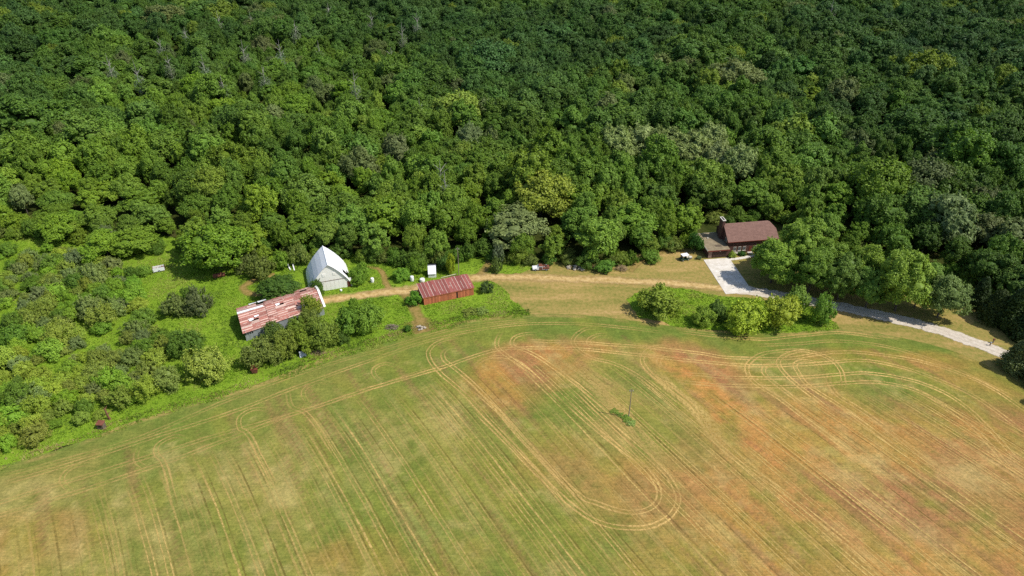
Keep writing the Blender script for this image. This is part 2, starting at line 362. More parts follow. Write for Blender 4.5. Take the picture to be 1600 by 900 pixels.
straw = blobs([(660, 665, 60, 45, .7), (330, 770, 160, 60, .55), (260, 830, 120, 60, .5), (1330, 720, 60, 40, .6), (1530, 745, 70, 40, .7), (1330, 840, 80, 60, .4), (30, 770, 80, 30, .7), (450, 760, 80, 90, .5), (1200, 640, 60, 40, .5), (1070, 625, 50, 25, .6), (560, 700, 60, 60, .4), (1440, 850, 80, 50, .4), (130, 860, 80, 40, .4)])
lime = blobs([(560, 840, 200, 60, .7), (840, 830, 150, 60, .6), (1400, 545, 110, 20, .8), (1560, 640, 60, 50, .6), (1245, 860, 40, 30, .9), (1300, 720, 60, 60, .3), (760, 590, 40, 20, .6), (700, 760, 80, 70, .5)])
base = np.array(S(160, 143, 80)); cg = np.array(S(104, 124, 52)); co = np.array(S(198, 136, 78)); cb = np.array(S(152, 108, 80)); cs = np.array(S(188, 168, 108)); cl = np.array(S(138, 138, 58))
col = np.broadcast_to(base, X.shape + (3,)).copy()
def lay(c, w):
    global col
    w = np.clip(w, 0, 1)[..., None]; col = col * (1 - w) + np.asarray(c) * w
lay(cl, np.clip(.35 + (patch - .5) * 1.8, 0, 1) * .8); lay(cl, lime * .85); lay(co, orange * (1 - .35 * green)); lay(cg, green * .88 * (1 - .6 * orange)); lay(cb, np.maximum(brown * .8, orange * np.clip((fbm(q, l * .35, 9, 351, 4) - .48) * 3, 0, .6)))
mott = .5 * fbm(q, l * .3, 4.5, 211, 5) + .5 * fbm(X, Y, 2.6, 213, 4); lay(cs, straw * np.clip((mott - .38) * 4.5, 0, 1) * .6); lay(cs, np.clip((mott - .58) * 4, 0, .35) * (dE > 12)); lay(cg * .95, np.clip((.43 - mott) * 4, 0, .4)); lay(cl, np.clip((fbm(q, l * .4, 6, 241, 4) - .56) * 4, 0, .4)); lay(cs, np.clip((streak - .62) * 2.0, 0, .22) * (dE > 14))
lay(cb * .85, np.clip((.34 - fbm(q, l * .06, 1.7, 61, 3)) * 4, 0, .4) * (dE > 8))
dry = np.clip(1 - np.abs(dE - .9) / 1.1, 0, 1) * np.clip((fbm(X, Y, 9, 91) - .36) * 6, 0, 1); lay(S(176, 150, 92), dry * .75)
col *= 1.02 * (.80 + .40 * fine)[..., None] * (.93 + .14 * speck)[..., None]
Z = .030 + np.zeros(X.shape)
V = np.stack([X, Y, Z], -1).reshape(-1, 3); I = np.arange(nx * ny).reshape(nx, ny)
Fq = np.stack([I[:-1, :-1], I[1:, :-1], I[1:, 1:], I[:-1, 1:]], -1).reshape(-1, 4)
fm = bpy.data.meshes.new('field'); fm.vertices.add(len(V)); fm.vertices.foreach_set('co', V.astype(np.float32).ravel())
fm.loops.add(Fq.size); fm.loops.foreach_set('vertex_index', Fq.ravel().astype(np.int32)); fm.polygons.add(len(Fq)); fm.polygons.foreach_set('loop_start', (np.arange(len(Fq)) * 4).astype(np.int32)); fm.update()
ca = fm.attributes.new('crop', 'FLOAT_COLOR', 'POINT'); ca.data.foreach_set('color', np.concatenate([col.reshape(-1, 3), np.ones((len(V), 1))], 1).astype(np.float32).ravel())
m, N, L, P = newmat('field'); a = N.new('ShaderNodeAttribute'); a.attribute_name = 'crop'; pos = world_pos(N)
n1 = noise(N, L, 1.5, 6, .85, pos); mp = N.new('ShaderNodeMapping'); mp.inputs['Rotation'].default_value = (0, 0, -ROW_ANG); mp.inputs['Scale'].default_value = (.16, 3.2, 1); L.new(pos, mp.inputs['Vector'])
n2 = noise(N, L, 1.0, 4, .7, mp.outputs[0])
r1 = ramp(N, L, n1.outputs['Fac'], [(.30, (.55, .62, .52)), (.5, (1, 1, 1)), (.70, (1.5, 1.38, 1.36))]); r2 = ramp(N, L, n2.outputs['Fac'], [(.3, (.82, .84, .82)), (.5, (1, 1, 1)), (.72, (1.2, 1.14, 1.12))])
c1 = mixc(N, L, 1.0, a.outputs['Color'], r1.outputs['Color'], 'MULTIPLY'); c2 = mixc(N, L, 1.0, c1, r2.outputs['Color'], 'MULTIPLY')
L.new(c2, P.inputs['Base Color']); P.inputs['Roughness'].default_value = .95; P.inputs['Specular IOR Level'].default_value = .05; bump(N, L, P, n1.outputs['Fac'], .35, .25)
fm.materials.append(m); field = struct(link('field', fm), 'wide patchy hay field with curving wheel tracks')

# wheel tracks and straw rows on the field: worn ribbons
def ribbon_material(name, color, dark, nscale, cover, fade=.35):
    m, N, L, P = newmat(name); out = N['Material Output']; pos = world_pos(N)
    uv = N.new('ShaderNodeUVMap'); sx = N.new('ShaderNodeSeparateXYZ'); L.new(uv.outputs[0], sx.inputs[0])
    st = N.new('ShaderNodeAttribute'); st.attribute_type = 'OBJECT'; st.attribute_name = 'wear'
    n = noise(N, L, nscale, 4, .7, pos); n3 = noise(N, L, .09, 2, .5, pos)
    e = N.new('ShaderNodeMath'); e.operation = 'SUBTRACT'; L.new(sx.outputs[1], e.inputs[0]); e.inputs[1].default_value = .5
    ab = N.new('ShaderNodeMath'); ab.operation = 'ABSOLUTE'; L.new(e.outputs[0], ab.inputs[0])
    fal = N.new('ShaderNodeMapRange'); L.new(ab.outputs[0], fal.inputs['Value']); fal.inputs[1].default_value = .5; fal.inputs[2].default_value = .2; fal.inputs[3].default_value = 0; fal.inputs[4].default_value = 1
    nm = N.new('ShaderNodeMapRange'); L.new(n.outputs['Fac'], nm.inputs['Value']); nm.inputs[1].default_value = .5 - cover; nm.inputs[2].default_value = .56; nm.inputs[3].default_value = .2
    n3m = N.new('ShaderNodeMapRange'); L.new(n3.outputs['Fac'], n3m.inputs['Value']); n3m.inputs[1].default_value = .35; n3m.inputs[2].default_value = .6; n3m.inputs[3].default_value = fade
    ef = N.new('ShaderNodeMapRange'); ef.inputs[1].default_value = 0; ef.inputs[2].default_value = 7; L.new(sx.outputs[0], ef.inputs['Value'])
    cur = fal.outputs[0]
    for o in (ef.outputs[0], nm.outputs[0], n3m.outputs[0], st.outputs['Fac']):
        x = N.new('ShaderNodeMath'); x.operation = 'MULTIPLY'; L.new(cur, x.inputs[0]); L.new(o, x.inputs[1]); cur = x.outputs[0]
    c = mixc(N, L, n.outputs['Fac'], dark, color); L.new(c, P.inputs['Base Color']); P.inputs['Roughness'].default_value = .95; P.inputs['Specular IOR Level'].default_value = .05
    t = N.new('ShaderNodeBsdfTransparent'); mx = N.new('ShaderNodeMixShader'); L.new(cur, mx.inputs[0]); L.new(t.outputs[0], mx.inputs[1]); L.new(P.outputs[0], mx.inputs[2]); L.new(mx.outputs[0], out.inputs['Surface'])
    return m
M_track = ribbon_material('wheel_track', S(232, 198, 128, 1.1), S(206, 166, 94, 1.1), 1.6, .17, .5)
M_row = ribbon_material('straw_row', S(220, 190, 120, 1.1), S(190, 158, 86, 1.1), 1.4, .13, .55)
M_furrow = ribbon_material('furrow', S(134, 116, 60), S(120, 100, 54), .8, .10)
TZ = [.0335]
def ribbon(name, path, offs, width, mat, wear, parent, z=None, wv=0.0):
    path = np.asarray(path); T = np.gradient(path, axis=0); T /= np.linalg.norm(T, axis=1, keepdims=True) + 1e-9; Nn = np.stack([-T[:, 1], T[:, 0]], 1)
    if z is None: TZ[0] += .0004; z = TZ[0]
    V = []; F = []; UV = []
    for j, o in enumerate(offs):
        n = len(path); k = len(V); w = width * (1 + wv * np.sin(np.arange(n) * .37 + j)) / 2; zz = z + j * .0002
        for i in range(n):
            c = path[i] + Nn[i] * o
            V += [(c[0] - Nn[i, 0] * w[i], c[1] - Nn[i, 1] * w[i], zz), (c[0] + Nn[i, 0] * w[i], c[1] + Nn[i, 1] * w[i], zz)]
        for i in range(n - 1):
            F.append((k + 2 * i, k + 2 * i + 2, k + 2 * i + 3, k + 2 * i + 1)); e0 = min(i, n - 1 - i); e1 = min(i + 1, n - 2 - i); UV += [(e0, 0), (e1, 0), (e1, 1), (e0, 1)]
    m = mesh(name, V, F, mat); u = m.uv_layers.new(name='UVMap'); u.data.foreach_set('uv', np.array(UV, np.float32).ravel())
    o = link(name, m, parent); o['wear'] = float(wear); return o
TRACKS = [  # wheel passes along the headland and the turning loops, (wear, points)
 (.95, [(980, 536), (1035, 545), (1100, 553), (1142, 559), (1227, 560), (1281, 553), (1312, 550), (1355, 552), (1440, 565), (1530, 596), (1600, 640), (1680, 700)]),
 (1.0, [(560, 612), (678, 578), (731, 560), (775, 547), (813, 544), (899, 545), (1002, 555), (1083, 564), (1166, 571), (1227, 571), (1291, 567), (1344, 563), (1387, 569), (1440, 584), (1520, 618), (1600, 675)]),
 (.8, [(822, 532), (899, 535), (1000, 542), (1060, 549)]),
 (.9, [(1059, 584), (1100, 586), (1142, 590), (1249, 590), (1312, 585), (1366, 584), (1440, 599), (1510, 636), (1600, 730)]),
 (.85, [(1054, 595), (1100, 600), (1153, 603), (1249, 604), (1312, 599), (1376, 598), (1440, 614), (1520, 668), (1600, 760)]),
 (.7, [(1060, 518), (1100, 523), (1185, 530), (1249, 525), (1312, 520), (1390, 530)]), (.5, [(1180, 540), (1250, 537), (1312, 533), (1400, 545), (1500, 580), (1600, 630)]),
 (.42, [(-60, 825), (0, 805), (110, 772), (280, 715), (450, 650), (500, 634), (600, 600), (690, 570)]), (.38, [(-60, 803), (0, 785), (215, 719), (340, 680), (465, 645), (560, 612)]),
 (.5, [(0, 757), (120, 722), (250, 680), (360, 645), (450, 610), (560, 570), (680, 530), (800, 508), (920, 507), (1040, 520)]), (.35, [(0, 745), (200, 690), (350, 628), (480, 580), (600, 545), (720, 512), (840, 499)]),
 (.9, [(1283, 582), (1278, 569), (1261, 564), (1249, 565), (1242, 571), (1247, 582), (1259, 599), (1283, 616), (1312, 634), (1420, 715)]),
 (.9, [(1319, 607), (1315, 582), (1300, 563), (1276, 552), (1253, 548), (1232, 553), (1217, 563), (1219, 574), (1232, 590), (1253, 607), (1310, 650)]),
 (.7, [(1219, 562), (1202, 569), (1193, 578), (1198, 588), (1213, 601), (1270, 645)]),
 (.75, [(1266, 546), (1227, 548), (1191, 553), (1172, 565), (1167, 576), (1174, 593), (1189, 605), (1219, 624), (1290, 678), (1400, 760)]),
 (.7, [(1297, 582), (1294, 594), (1300, 607), (1312, 620), (1340, 637), (1375, 662), (1480, 745)]),
 (.9, [(1058, 556), (1046, 554), (1035, 557), (1029, 564), (1035, 575), (1054, 582)]),
 (.9, [(1060, 548), (1035, 541), (1016, 545), (1005, 555), (1004, 567), (1016, 583), (1040, 600), (1085, 636)]),
 (.8, [(1000, 567), (1027, 593), (1080, 633), (1115, 687), (1155, 722), (1222, 767), (1311, 838), (1391, 905)]),
 (.95, [(840, 522), (827, 521), (808, 525), (800, 534), (804, 542), (824, 549), (852, 565), (900, 600), (960, 650)]),
 (.95, [(785, 516), (780, 524), (776, 535), (780, 546), (802, 563), (835, 587), (880, 632)]), (.8, [(740, 575), (753, 563), (780, 557), (808, 565), (836, 588), (870, 620)]),
 (.7, [(950, 523), (935, 523), (921, 530), (921, 539), (940, 548)]), (.7, [(935, 512), (915, 514), (900, 524), (895, 535), (904, 547), (926, 560), (959, 568), (1000, 590), (1060, 640)]),
 (.7, [(712, 541), (700, 545), (692, 552), (695, 563), (709, 574), (747, 607), (780, 642), (830, 698), (863, 733), (930, 808)]),
 (.75, [(720, 527), (692, 532), (676, 541), (669, 552), (673, 565), (687, 582), (725, 615), (769, 662), (830, 727), (900, 810)]),
 (.6, [(620, 573), (601, 568), (585, 576), (586, 587), (600, 598)]), (.6, [(292, 688), (284, 683), (270, 682), (247, 695), (245, 710), (257, 727), (275, 790)]),
 (.6, [(425, 645), (412, 640), (395, 640), (375, 652), (375, 670), (390, 682), (430, 760)]), (.5, [(520, 604), (510, 598), (495, 597), (475, 610), (480, 628), (500, 637)]),
 (.5, [(452, 605), (450, 615), (456, 635), (482, 650), (530, 720)]), (.45, [(150, 726), (130, 726), (110, 732), (97, 750), (115, 773)]), (.4, [(225, 690), (214, 705), (215, 722), (240, 738)]), (.4, [(345, 665), (348, 682), (362, 690)]),
 (.85, [(900, 610), (960, 668), (1000, 702), (1035, 735), (1052, 758), (1060, 780), (1050, 803), (1030, 817), (1000, 825), (950, 821), (910, 802), (860, 760), (800, 700), (740, 640)]),
 (.85, [(880, 625), (940, 678), (985, 712), (1015, 740), (1030, 770), (1020, 792), (985, 801), (935, 787), (900, 770), (825, 697), (780, 645), (735, 605)]),
]
for w, pts in TRACKS:
    ribbon('wheel_track', wobble(catmull(GL(pts), .9), .04), (-.5, .5), .52, M_track, min(1, w * 1.1), field, wv=.28)
HEAD = catmull(GL([(-60, 820), (110, 768), (280, 712), (500, 632), (690, 573), (775, 550), (900, 548), (1010, 570), (1059, 590), (1153, 606), (1312, 600), (1440, 600), (1600, 690), (1700, 760)]), 2.0)
hq = HEAD @ RQ; hl = HEAD @ RD
qs = -44.0; k = 0
while qs < 190:
    i = int(np.argmin(np.abs(hq - qs))); l0 = hl[i] + rng.uniform(-2, 2); ll = np.arange(l0, 90, 2.0)
    if len(ll) > 4:
        wob = np.cumsum(rng.normal(size=len(ll))) * .03
        P2 = RQ[None] * (qs + wob - .15 * np.exp(-(ll - l0) / 14) * 14)[:, None] + RD[None] * ll[:, None]
        ribbon('straw_row', P2, (-.45, .5) if k % 3 else (0.,), .42 if k % 3 else .6, M_row, rng.choice([.3, .5, .7, .9]), field, wv=.2)
        P3 = RQ[None] * (qs + .95 + wob - .15 * np.exp(-(ll - l0) / 14) * 14)[:, None] + RD[None] * ll[:, None]
        ribbon('furrow', P3, (0.,), rng.uniform(.3, .6), M_furrow, rng.choice([.2, .35, .55]), field, wv=.2)
    qs += rng.choice([1.9, 2.4, 2.9, 3.6]); k += 1
for w, pts in [(.8, [(1010, 575), (1040, 605), (1080, 640), (1120, 690), (1150, 715)]), (.6, [(850, 560), (900, 590), (960, 640), (1000, 690), (1040, 740)]), (.5, [(880, 560), (940, 600), (1010, 640)])]:
    ribbon('straw_row', catmull(GL(pts), 1.2), (0., 1.9), 2.6, M_row, w, field, wv=.3)

# dirt track, driveway, concrete
def path_material(name, stops, nscale, edge=.30, cover=1.0):
    m, N, L, P = newmat(name); out = N['Material Output']; pos = world_pos(N)
    uv = N.new('ShaderNodeUVMap'); sx = N.new('ShaderNodeSeparateXYZ'); L.new(uv.outputs[0], sx.inputs[0])
    e = N.new('ShaderNodeMath'); e.operation = 'SUBTRACT'; L.new(sx.outputs[1], e.inputs[0]); e.inputs[1].default_value = .5
    ab = N.new('ShaderNodeMath'); ab.operation = 'ABSOLUTE'; L.new(e.outputs[0], ab.inputs[0])
    n = noise(N, L, nscale, 5, .7, pos); n2 = noise(N, L, .35, 3, .6, pos)
    ad = N.new('ShaderNodeMath'); ad.operation = 'MULTIPLY_ADD'; L.new(n2.outputs['Fac'], ad.inputs[0]); ad.inputs[1].default_value = .5; L.new(ab.outputs[0], ad.inputs[2])
    fal = N.new('ShaderNodeMapRange'); L.new(ad.outputs[0], fal.inputs['Value']); fal.inputs[1].default_value = .68; fal.inputs[2].default_value = .68 - edge; fal.inputs[3].default_value = 0; fal.inputs[4].default_value = cover
    r = ramp(N, L, n.outputs['Fac'], stops); L.new(r.outputs['Color'], P.inputs['Base Color']); P.inputs['Roughness'].default_value = .95; P.inputs['Specular IOR Level'].default_value = .05; bump(N, L, P, n.outputs['Fac'], .3, .1)
    t = N.new('ShaderNodeBsdfTransparent'); mx = N.new('ShaderNodeMixShader'); L.new(fal.outputs[0], mx.inputs[0]); L.new(t.outputs[0], mx.inputs[1]); L.new(P.outputs[0], mx.inputs[2]); L.new(mx.outputs[0], out.inputs['Surface'])
    return m
M_dirt = path_material('dirt_track', [(.35, S(176, 146, 88)), (.5, S(206, 174, 116)), (.65, S(224, 194, 138))], .8)
M_dirt2 = path_material('worn_grass', [(.35, S(128, 122, 58)), (.5, S(160, 136, 78)), (.65, S(178, 150, 94))], .8, .3, .92)
M_gravel = simple('gravel', S(205, 190, 172), S(228, 216, 200), 2.2, .95, .3, .05)
M_conc = simple('concrete', S(204, 194, 176, 1.15), S(240, 233, 222, 1.15), .45, .9, .15, .1)
def path(name, px, width, mat, z, wob=.1, wv=.1):
    o = ribbon(name, wobble(catmull(GL(px), 1.2), wob), (0.,), width, mat, 1.0, None, z, wv); return struct(o)
path('dirt_track', [(498, 470), (530, 466), (575, 460), (615, 455), (655, 450), (695, 441), (745, 434), (800, 433), (900, 436), (1000, 440), (1080, 445), (1150, 453)], 6.0, M_dirt, .050)
path('dirt_track', [(560, 463), (600, 457), (640, 455), (655, 450)], 5.5, M_dirt, .054)
path('worn_path', [(628, 455), (643, 470), (652, 488), (657, 505), (661, 519)], 5.6, M_dirt2, .046)
path('worn_path', [(650, 500), (658, 511), (664, 519)], 9.5, M_dirt2, .044)
path('worn_path', [(430, 429), (408, 434), (388, 443), (381, 451), (388, 458), (415, 461)], 4.2, M_dirt2, .047)
path('worn_path', [(612, 455), (603, 443), (599, 430), (590, 420), (572, 417)], 3.0, M_dirt2, .048)
path('worn_path', [(742, 434), (756, 424), (764, 410), (768, 402)], 4.0, M_dirt2, .049)
path('worn_path', [(1096, 380), (1040, 392), (1000, 410), (985, 425)], 3.0, M_dirt2, .043)
drv = catmull(GL([(1152, 452), (1200, 459), (1300, 477), (1375, 493), (1450, 511), (1552, 546), (1640, 582), (1760, 640)]), 1.5)
M_drive = path_material('gravel_drive', [(.3, S(196, 182, 162)), (.5, S(216, 203, 184)), (.7, S(230, 218, 202))], .9, .07)
struct(ribbon('driveway', wobble(drv, .05), (0.,), 6.2, M_drive, 1.0, None, .060, .02))
struct(ribbon('driveway_ruts', wobble(drv, .05), (-.85, .85), .7, ribbon_material('drive_rut', S(240, 230, 214), S(222, 208, 188), .8, .2), .6, None, .066, .2))

# grass and weeds on the meadow
M_grass = leaf_material('tall_grass', .1, .35)
def grass(name, polys, z, dens, tints, hmin, hmax, keepout, label, seed, mask=None):
    r = np.random.default_rng(seed); pts = []
    for P in polys:
        P = np.asarray(P); lo = P.min(0); hi = P.max(0); n = int((hi - lo).prod() * dens)
        a = r.uniform(lo, hi, (n, 2)); a = a[inside(a[:, 0], a[:, 1], P)]; pts.append(a)
    p = np.concatenate(pts)
    for (line, w) in keepout: p = p[poly_dist(p[:, 0], p[:, 1], line) > w]
    if mask is not None: p = p[mask(p)]
    dn = fbm(p[:, 0] + 500, p[:, 1] + 500, 14, 401, 3); p = p[r.uniform(0, 1, len(p)) < np.clip((dn - .22) * 3.0, .25, 1)]
    n = len(p); nb = 4
    ht = r.uniform(hmin, hmax, n) * (.6 + .9 * fbm(p[:, 0] + 500, p[:, 1] + 500, 5, 431, 2))
    a = r.uniform(0, 6.28, (n, nb)); ln = r.uniform(.3, 1.0, (n, nb)) * ht[:, None]; w = r.uniform(.06, .13, (n, nb)); bx = p[:, 0][:, None] + r.normal(size=(n, nb)) * .16; by = p[:, 1][:, None] + r.normal(size=(n, nb)) * .16
    hh = ht[:, None] * r.uniform(.6, 1.1, (n, nb)); ca, sa = np.cos(a), np.sin(a); o = np.full(bx.shape, z)
    v0 = np.stack([bx - sa * w, by + ca * w, o], -1); v1 = np.stack([bx + sa * w, by - ca * w, o], -1); v2 = np.stack([bx + ca * ln, by + sa * ln, o + hh], -1)
    V = np.stack([v0, v1, v2], 2).reshape(-1, 3); nf = len(V) // 3
    me = bpy.data.meshes.new(name); me.vertices.add(len(V)); me.vertices.foreach_set('co', V.astype(np.float32).ravel()); me.loops.add(len(V)); me.loops.foreach_set('vertex_index', np.arange(len(V), dtype=np.int32)); me.polygons.add(nf); me.polygons.foreach_set('loop_start', (np.arange(nf) * 3).astype(np.int32)); me.update()
    T = np.array(tints); tn = fbm(p[:, 0] + 900, p[:, 1] + 900, 8, 457, 4); k = np.clip(((tn - .28) * 2.3 * len(T) + r.normal(size=n) * .6).astype(int), 0, len(T) - 1)
    cc = T[k] * r.uniform(.75, 1.2, (n, 1)); cc = np.repeat(cc, nb, 0)
    at = me.attributes.new('blade', 'FLOAT_COLOR', 'FACE'); at.data.foreach_set('color', np.concatenate([cc, np.ones((len(cc), 1))], 1).astype(np.float32).ravel())
    me.materials.append(M_blade); o = link(name, me); o['kind'] = 'stuff'; o['label'] = label; return o
M_blade, N, L, P = newmat('grass_blades'); a = N.new('ShaderNodeAttribute'); a.attribute_name = 'blade'; L.new(a.outputs['Color'], P.inputs['Base Color']); P.inputs['Roughness'].default_value = .6; P.inputs['Specular IOR Level'].default_value = .15
t = N.new('ShaderNodeBsdfTranslucent'); L.new(a.outputs['Color'], t.inputs['Color']); mx = N.new('ShaderNodeMixShader'); mx.inputs[0].default_value = .35; L.new(P.outputs[0], mx.inputs[1]); L.new(t.outputs[0], mx.inputs[2]); L.new(mx.outputs[0], N['Material Output'].inputs['Surface'])
gt = [S(112, 140, 46, 1), S(126, 158, 48, 1), S(136, 170, 48, 1), S(144, 176, 52, 1), S(152, 176, 62, 1), S(164, 174, 80, 1)]
keep = [(catmull(GL([(498, 470), (575, 460), (655, 450), (745, 434)]), 3), 2.6), (catmull(GL([(628, 455), (643, 470), (652, 488), (657, 505), (661, 519)]), 3), 2.3), (catmull(GL([(430, 429), (408, 434), (388, 443), (381, 451), (388, 458), (415, 461)]), 2), 1.7), (catmull(GL([(612, 455), (603, 443), (599, 430), (590, 420)]), 3), 1.2), (catmull(GL([(742, 434), (756, 424), (764, 410)]), 3), 1.6)]
def visible_part(p):
    u, v = pix(p[:, 0], p[:, 1]); return (u > -120) & (v < 760)
grass('meadow_grass', meadow_polys, .02, 5.5, gt, .16, .5, keep, 'lush bright green tall grass around the old barns', 71, visible_part)
fringe = []
for s, e in ((0, 12),): pass
rimP = [p for p in FE if -150 < p[0] < 6]
rim = np.vstack([np.array(rimP) + (0, .1), (np.array(rimP) + (0, 2.4))[::-1]])
grass('field_edge_grass', [rim], .02, 5.0, [S(118, 140, 54), S(140, 150, 64), S(166, 158, 84), S(190, 172, 112)], .2, .5, [], 'uneven grass fringe along the upper edge of the field', 72)

# ------------------------------------------------------------------ buildings
def rust_material(name, c_rust, c_pale, pale, c_dark, scale=.8, rough=.65):
    m, N, L, P = newmat(name); tc = N.new('ShaderNodeTexCoord'); oi = N.new('ShaderNodeObjectInfo')
    pos = world_pos(N); n = noise(N, L, scale, 6, .7, pos); n2 = noise(N, L, scale * 5, 4, .7, pos)
    r = ramp(N, L, n.outputs['Fac'], [(.30, c_dark), (.45, c_rust), (.60, c_rust), (.72, c_pale)])
    pl = N.new('ShaderNodeMapRange'); L.new(n2.outputs['Fac'], pl.inputs['Value']); pl.inputs[1].default_value = .62 - pale; pl.inputs[2].default_value = .74 - pale * .6
    c = mixc(N, L, pl.outputs[0], r.outputs['Color'], c_pale)
    hs = N.new('ShaderNodeHueSaturation'); L.new(c, hs.inputs['Color']); mr = N.new('ShaderNodeMapRange'); L.new(oi.outputs['Random'], mr.inputs['Value']); mr.inputs[3].default_value = .72; mr.inputs[4].default_value = 1.2; L.new(mr.outputs[0], hs.inputs['Value'])
    L.new(hs.outputs['Color'], P.inputs['Base Color']); P.inputs['Roughness'].default_value = rough; P.inputs['Specular IOR Level'].default_value = .25; bump(N, L, P, n2.outputs['Fac'], .25, .05)
    return m
M_rust = rust_material('rusted_sheet', S(180, 116, 102), S(222, 200, 186), .08, S(154, 94, 80))
M_rustpale = rust_material('pale_sheet_lap', S(222, 184, 166), S(240, 224, 212), .15, S(186, 112, 96), 1.4)
M_shedroof = rust_material('shed_roof', S(160, 92, 84), S(208, 174, 162), .03, S(132, 72, 64))
M_shedwall = rust_material('shed_board', S(206, 122, 84), S(214, 160, 128), .0, S(164, 90, 62), 1.5, .85)
M_white = simple('white_metal', S(238, 238, 238, 1.05), S(250, 250, 248, 1.05), .5, .45, .05, .4)
M_whitewall = simple('weathered_white_boards', S(234, 230, 220, .98), S(244, 240, 230, .98), 1.2, .9, .15)
M_silver = simple('galvanised', S(150, 158, 162), S(196, 202, 204), 1.5, .5, .1, .4, metal=.3)
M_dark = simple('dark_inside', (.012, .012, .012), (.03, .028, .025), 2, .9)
M_timber = simple('old_timber', S(96, 84, 72), S(140, 124, 106), 2, .9)
def brick_mat(name, a, b_, mo):
    m, N, L, P = newmat(name); tc = N.new('ShaderNodeTexCoord'); sp = N.new('ShaderNodeSeparateXYZ'); L.new(tc.outputs['Object'], sp.inputs[0]); ad = N.new('ShaderNodeMath'); L.new(sp.outputs[0], ad.inputs[0]); L.new(sp.outputs[1], ad.inputs[1]); cb_ = N.new('ShaderNodeCombineXYZ'); L.new(ad.outputs[0], cb_.inputs[0]); L.new(sp.outputs[2], cb_.inputs[1])
    t = N.new('ShaderNodeTexBrick'); L.new(cb_.outputs[0], t.inputs['Vector']); t.inputs['Scale'].default_value = 4; t.inputs['Color1'].default_value = (*a, 1); t.inputs['Color2'].default_value = (*b_, 1); t.inputs['Mortar'].default_value = (*mo, 1); t.inputs['Mortar Size'].default_value = .015
    L.new(t.outputs['Color'], P.inputs['Base Color']); P.inputs['Roughness'].default_value = .9; return m
M_brick = brick_mat('brown_brick', S(104, 64, 54), S(84, 52, 44), S(110, 90, 80))
M_palebrick = brick_mat('pale_brick', S(150, 120, 104), S(134, 104, 90), S(170, 160, 150))
M_shingle = simple('brown_shingles', S(128, 98, 88), S(152, 118, 106), 1.2, .9, .3)
M_flat = simple('gravel_roof', S(128, 114, 92), S(172, 156, 126), .6, .95, .3)
M_trim = simple('red_brown_trim', S(120, 62, 50), S(140, 76, 62), 2, .7)
M_door = simple('brown_door', S(78, 60, 52), S(94, 74, 64), 2, .7)
M_glass = simple('window_glass', (.05, .06, .07), (.09, .10, .11), 1, .12, 0, .5)
M_cream = simple('cream_paint', S(220, 212, 196), S(234, 228, 214), 2, .7, .05)
M_rustiron = simple('rust_iron', S(110, 66, 50), S(150, 96, 76), 1.5, .85)
M_green = simple('green_paint', (.02, .05, .025), (.035, .075, .04), 2, .45, .05, .4)
M_rubber = simple('rubber', (.015, .015, .015), (.03, .03, .03), 4, .8, .1)
M_stone = simple('field_stone', S(168, 156, 138), S(206, 194, 174), 2.0, .9, .5)
M_pole = simple('grey_pole_wood', S(128, 116, 102), S(168, 156, 140), 2.5, .9)
M_brush = simple('dry_brush', S(150, 126, 92), S(190, 166, 128), 2, .95)

# -- brick house with attached garage
hA = math.radians(8.5); o_h = G(1106, 403.5)
house = thing('brick_house', 'brown brick house with brown shingle roof, broad chimney and flat-roofed garage', 'house', o_h, hA)
GW, GD, GH = 7.2, 11.0, 2.9
wl_ = box('garage_wall', 0, GW, .0, GD, 0, GH, M_brick, house)
box('brick_pier', -.02, 1.15, -.06, .02, 0, GH - .05, M_palebrick, wl_)
rf = box('garage_roof', -.55, GW - .02, -.6, GD + .4, GH + .01, GH + .26, M_flat, house)
for nm, a in (('fascia', (-.60, GW - .02, -.66, -.601, GH - .12, GH + .30)), ('fascia', (-.62, -.551, -.60, GD + .4, GH - .12, GH + .30)), ('fascia', (-.6, GW - .02, GD + .401, GD + .46, GH - .12, GH + .30))): box(nm, *a, M_trim if a[2] == -.66 else M_cream, rf)
gd = box('garage_door', 1.5, 6.3, -.05, .03, .02, 2.2, M_door, house)
for k in range(4):
    for j in range(4): box('door_panel', 1.56 + j * 1.19, 2.64 + j * 1.19, -.09, -.051, .08 + k * .54, .54 + k * .54, M_door, gd)
box('wall_lamp', 3.75, 4.05, -.28, -.06, 2.35, 2.6, M_cream, house)
box('roof_vent', 2.2, 2.6, 7.4, 7.8, GH + .27, GH + .62, M_cream, rf); box('roof_patch', 3.0, 5.2, 1.6, 3.0, GH + .264, GH + .275, simple('tar_patch', S(96, 84, 70), S(120, 106, 88), 2, .9), rf)
HX0, HX1, HY0, HY1, EZ, RZ = 7.25, 24.5, 1.8, 12.2, 5.0, 8.7
RY = (HY0 + HY1) / 2; hip = 2.6; hz_ = EZ + 1.9
v = [(HX0, HY0, 0), (HX1, HY0, 0), (HX1, HY1, 0), (HX0, HY1, 0), (HX0, HY0, EZ), (HX1, HY0, EZ), (HX1, HY1, EZ), (HX0, HY1, EZ), (HX0, RY, RZ - .12), (HX1, HY0 + 2.6, hz_ - .1), (HX1, HY1 - 2.6, hz_ - .1)]
link('wall', mesh('wall', v, [(0, 1, 5, 4), (2, 3, 7, 6), (1, 2, 6, 10, 9, 5), (3, 0, 4, 8, 7)], M_brick), house)
ov = .5; sl = (RZ - EZ) / (RY - HY0); ye = HY0 - ov; ze = EZ - ov * sl; yb = HY1 + ov; th = .14
def slab(pts): return [(x, y, z) for x, y, z in pts] + [(x, y, z + th) for x, y, z in pts]
def slabmesh(name, pts, mat, par):
    n = len(pts); f = [tuple(range(n))[::-1], tuple(range(n, 2 * n))] + [(i, (i + 1) % n, (i + 1) % n + n, i + n) for i in range(n)]
    return link(name, mesh(name, slab(pts), f, mat), par)
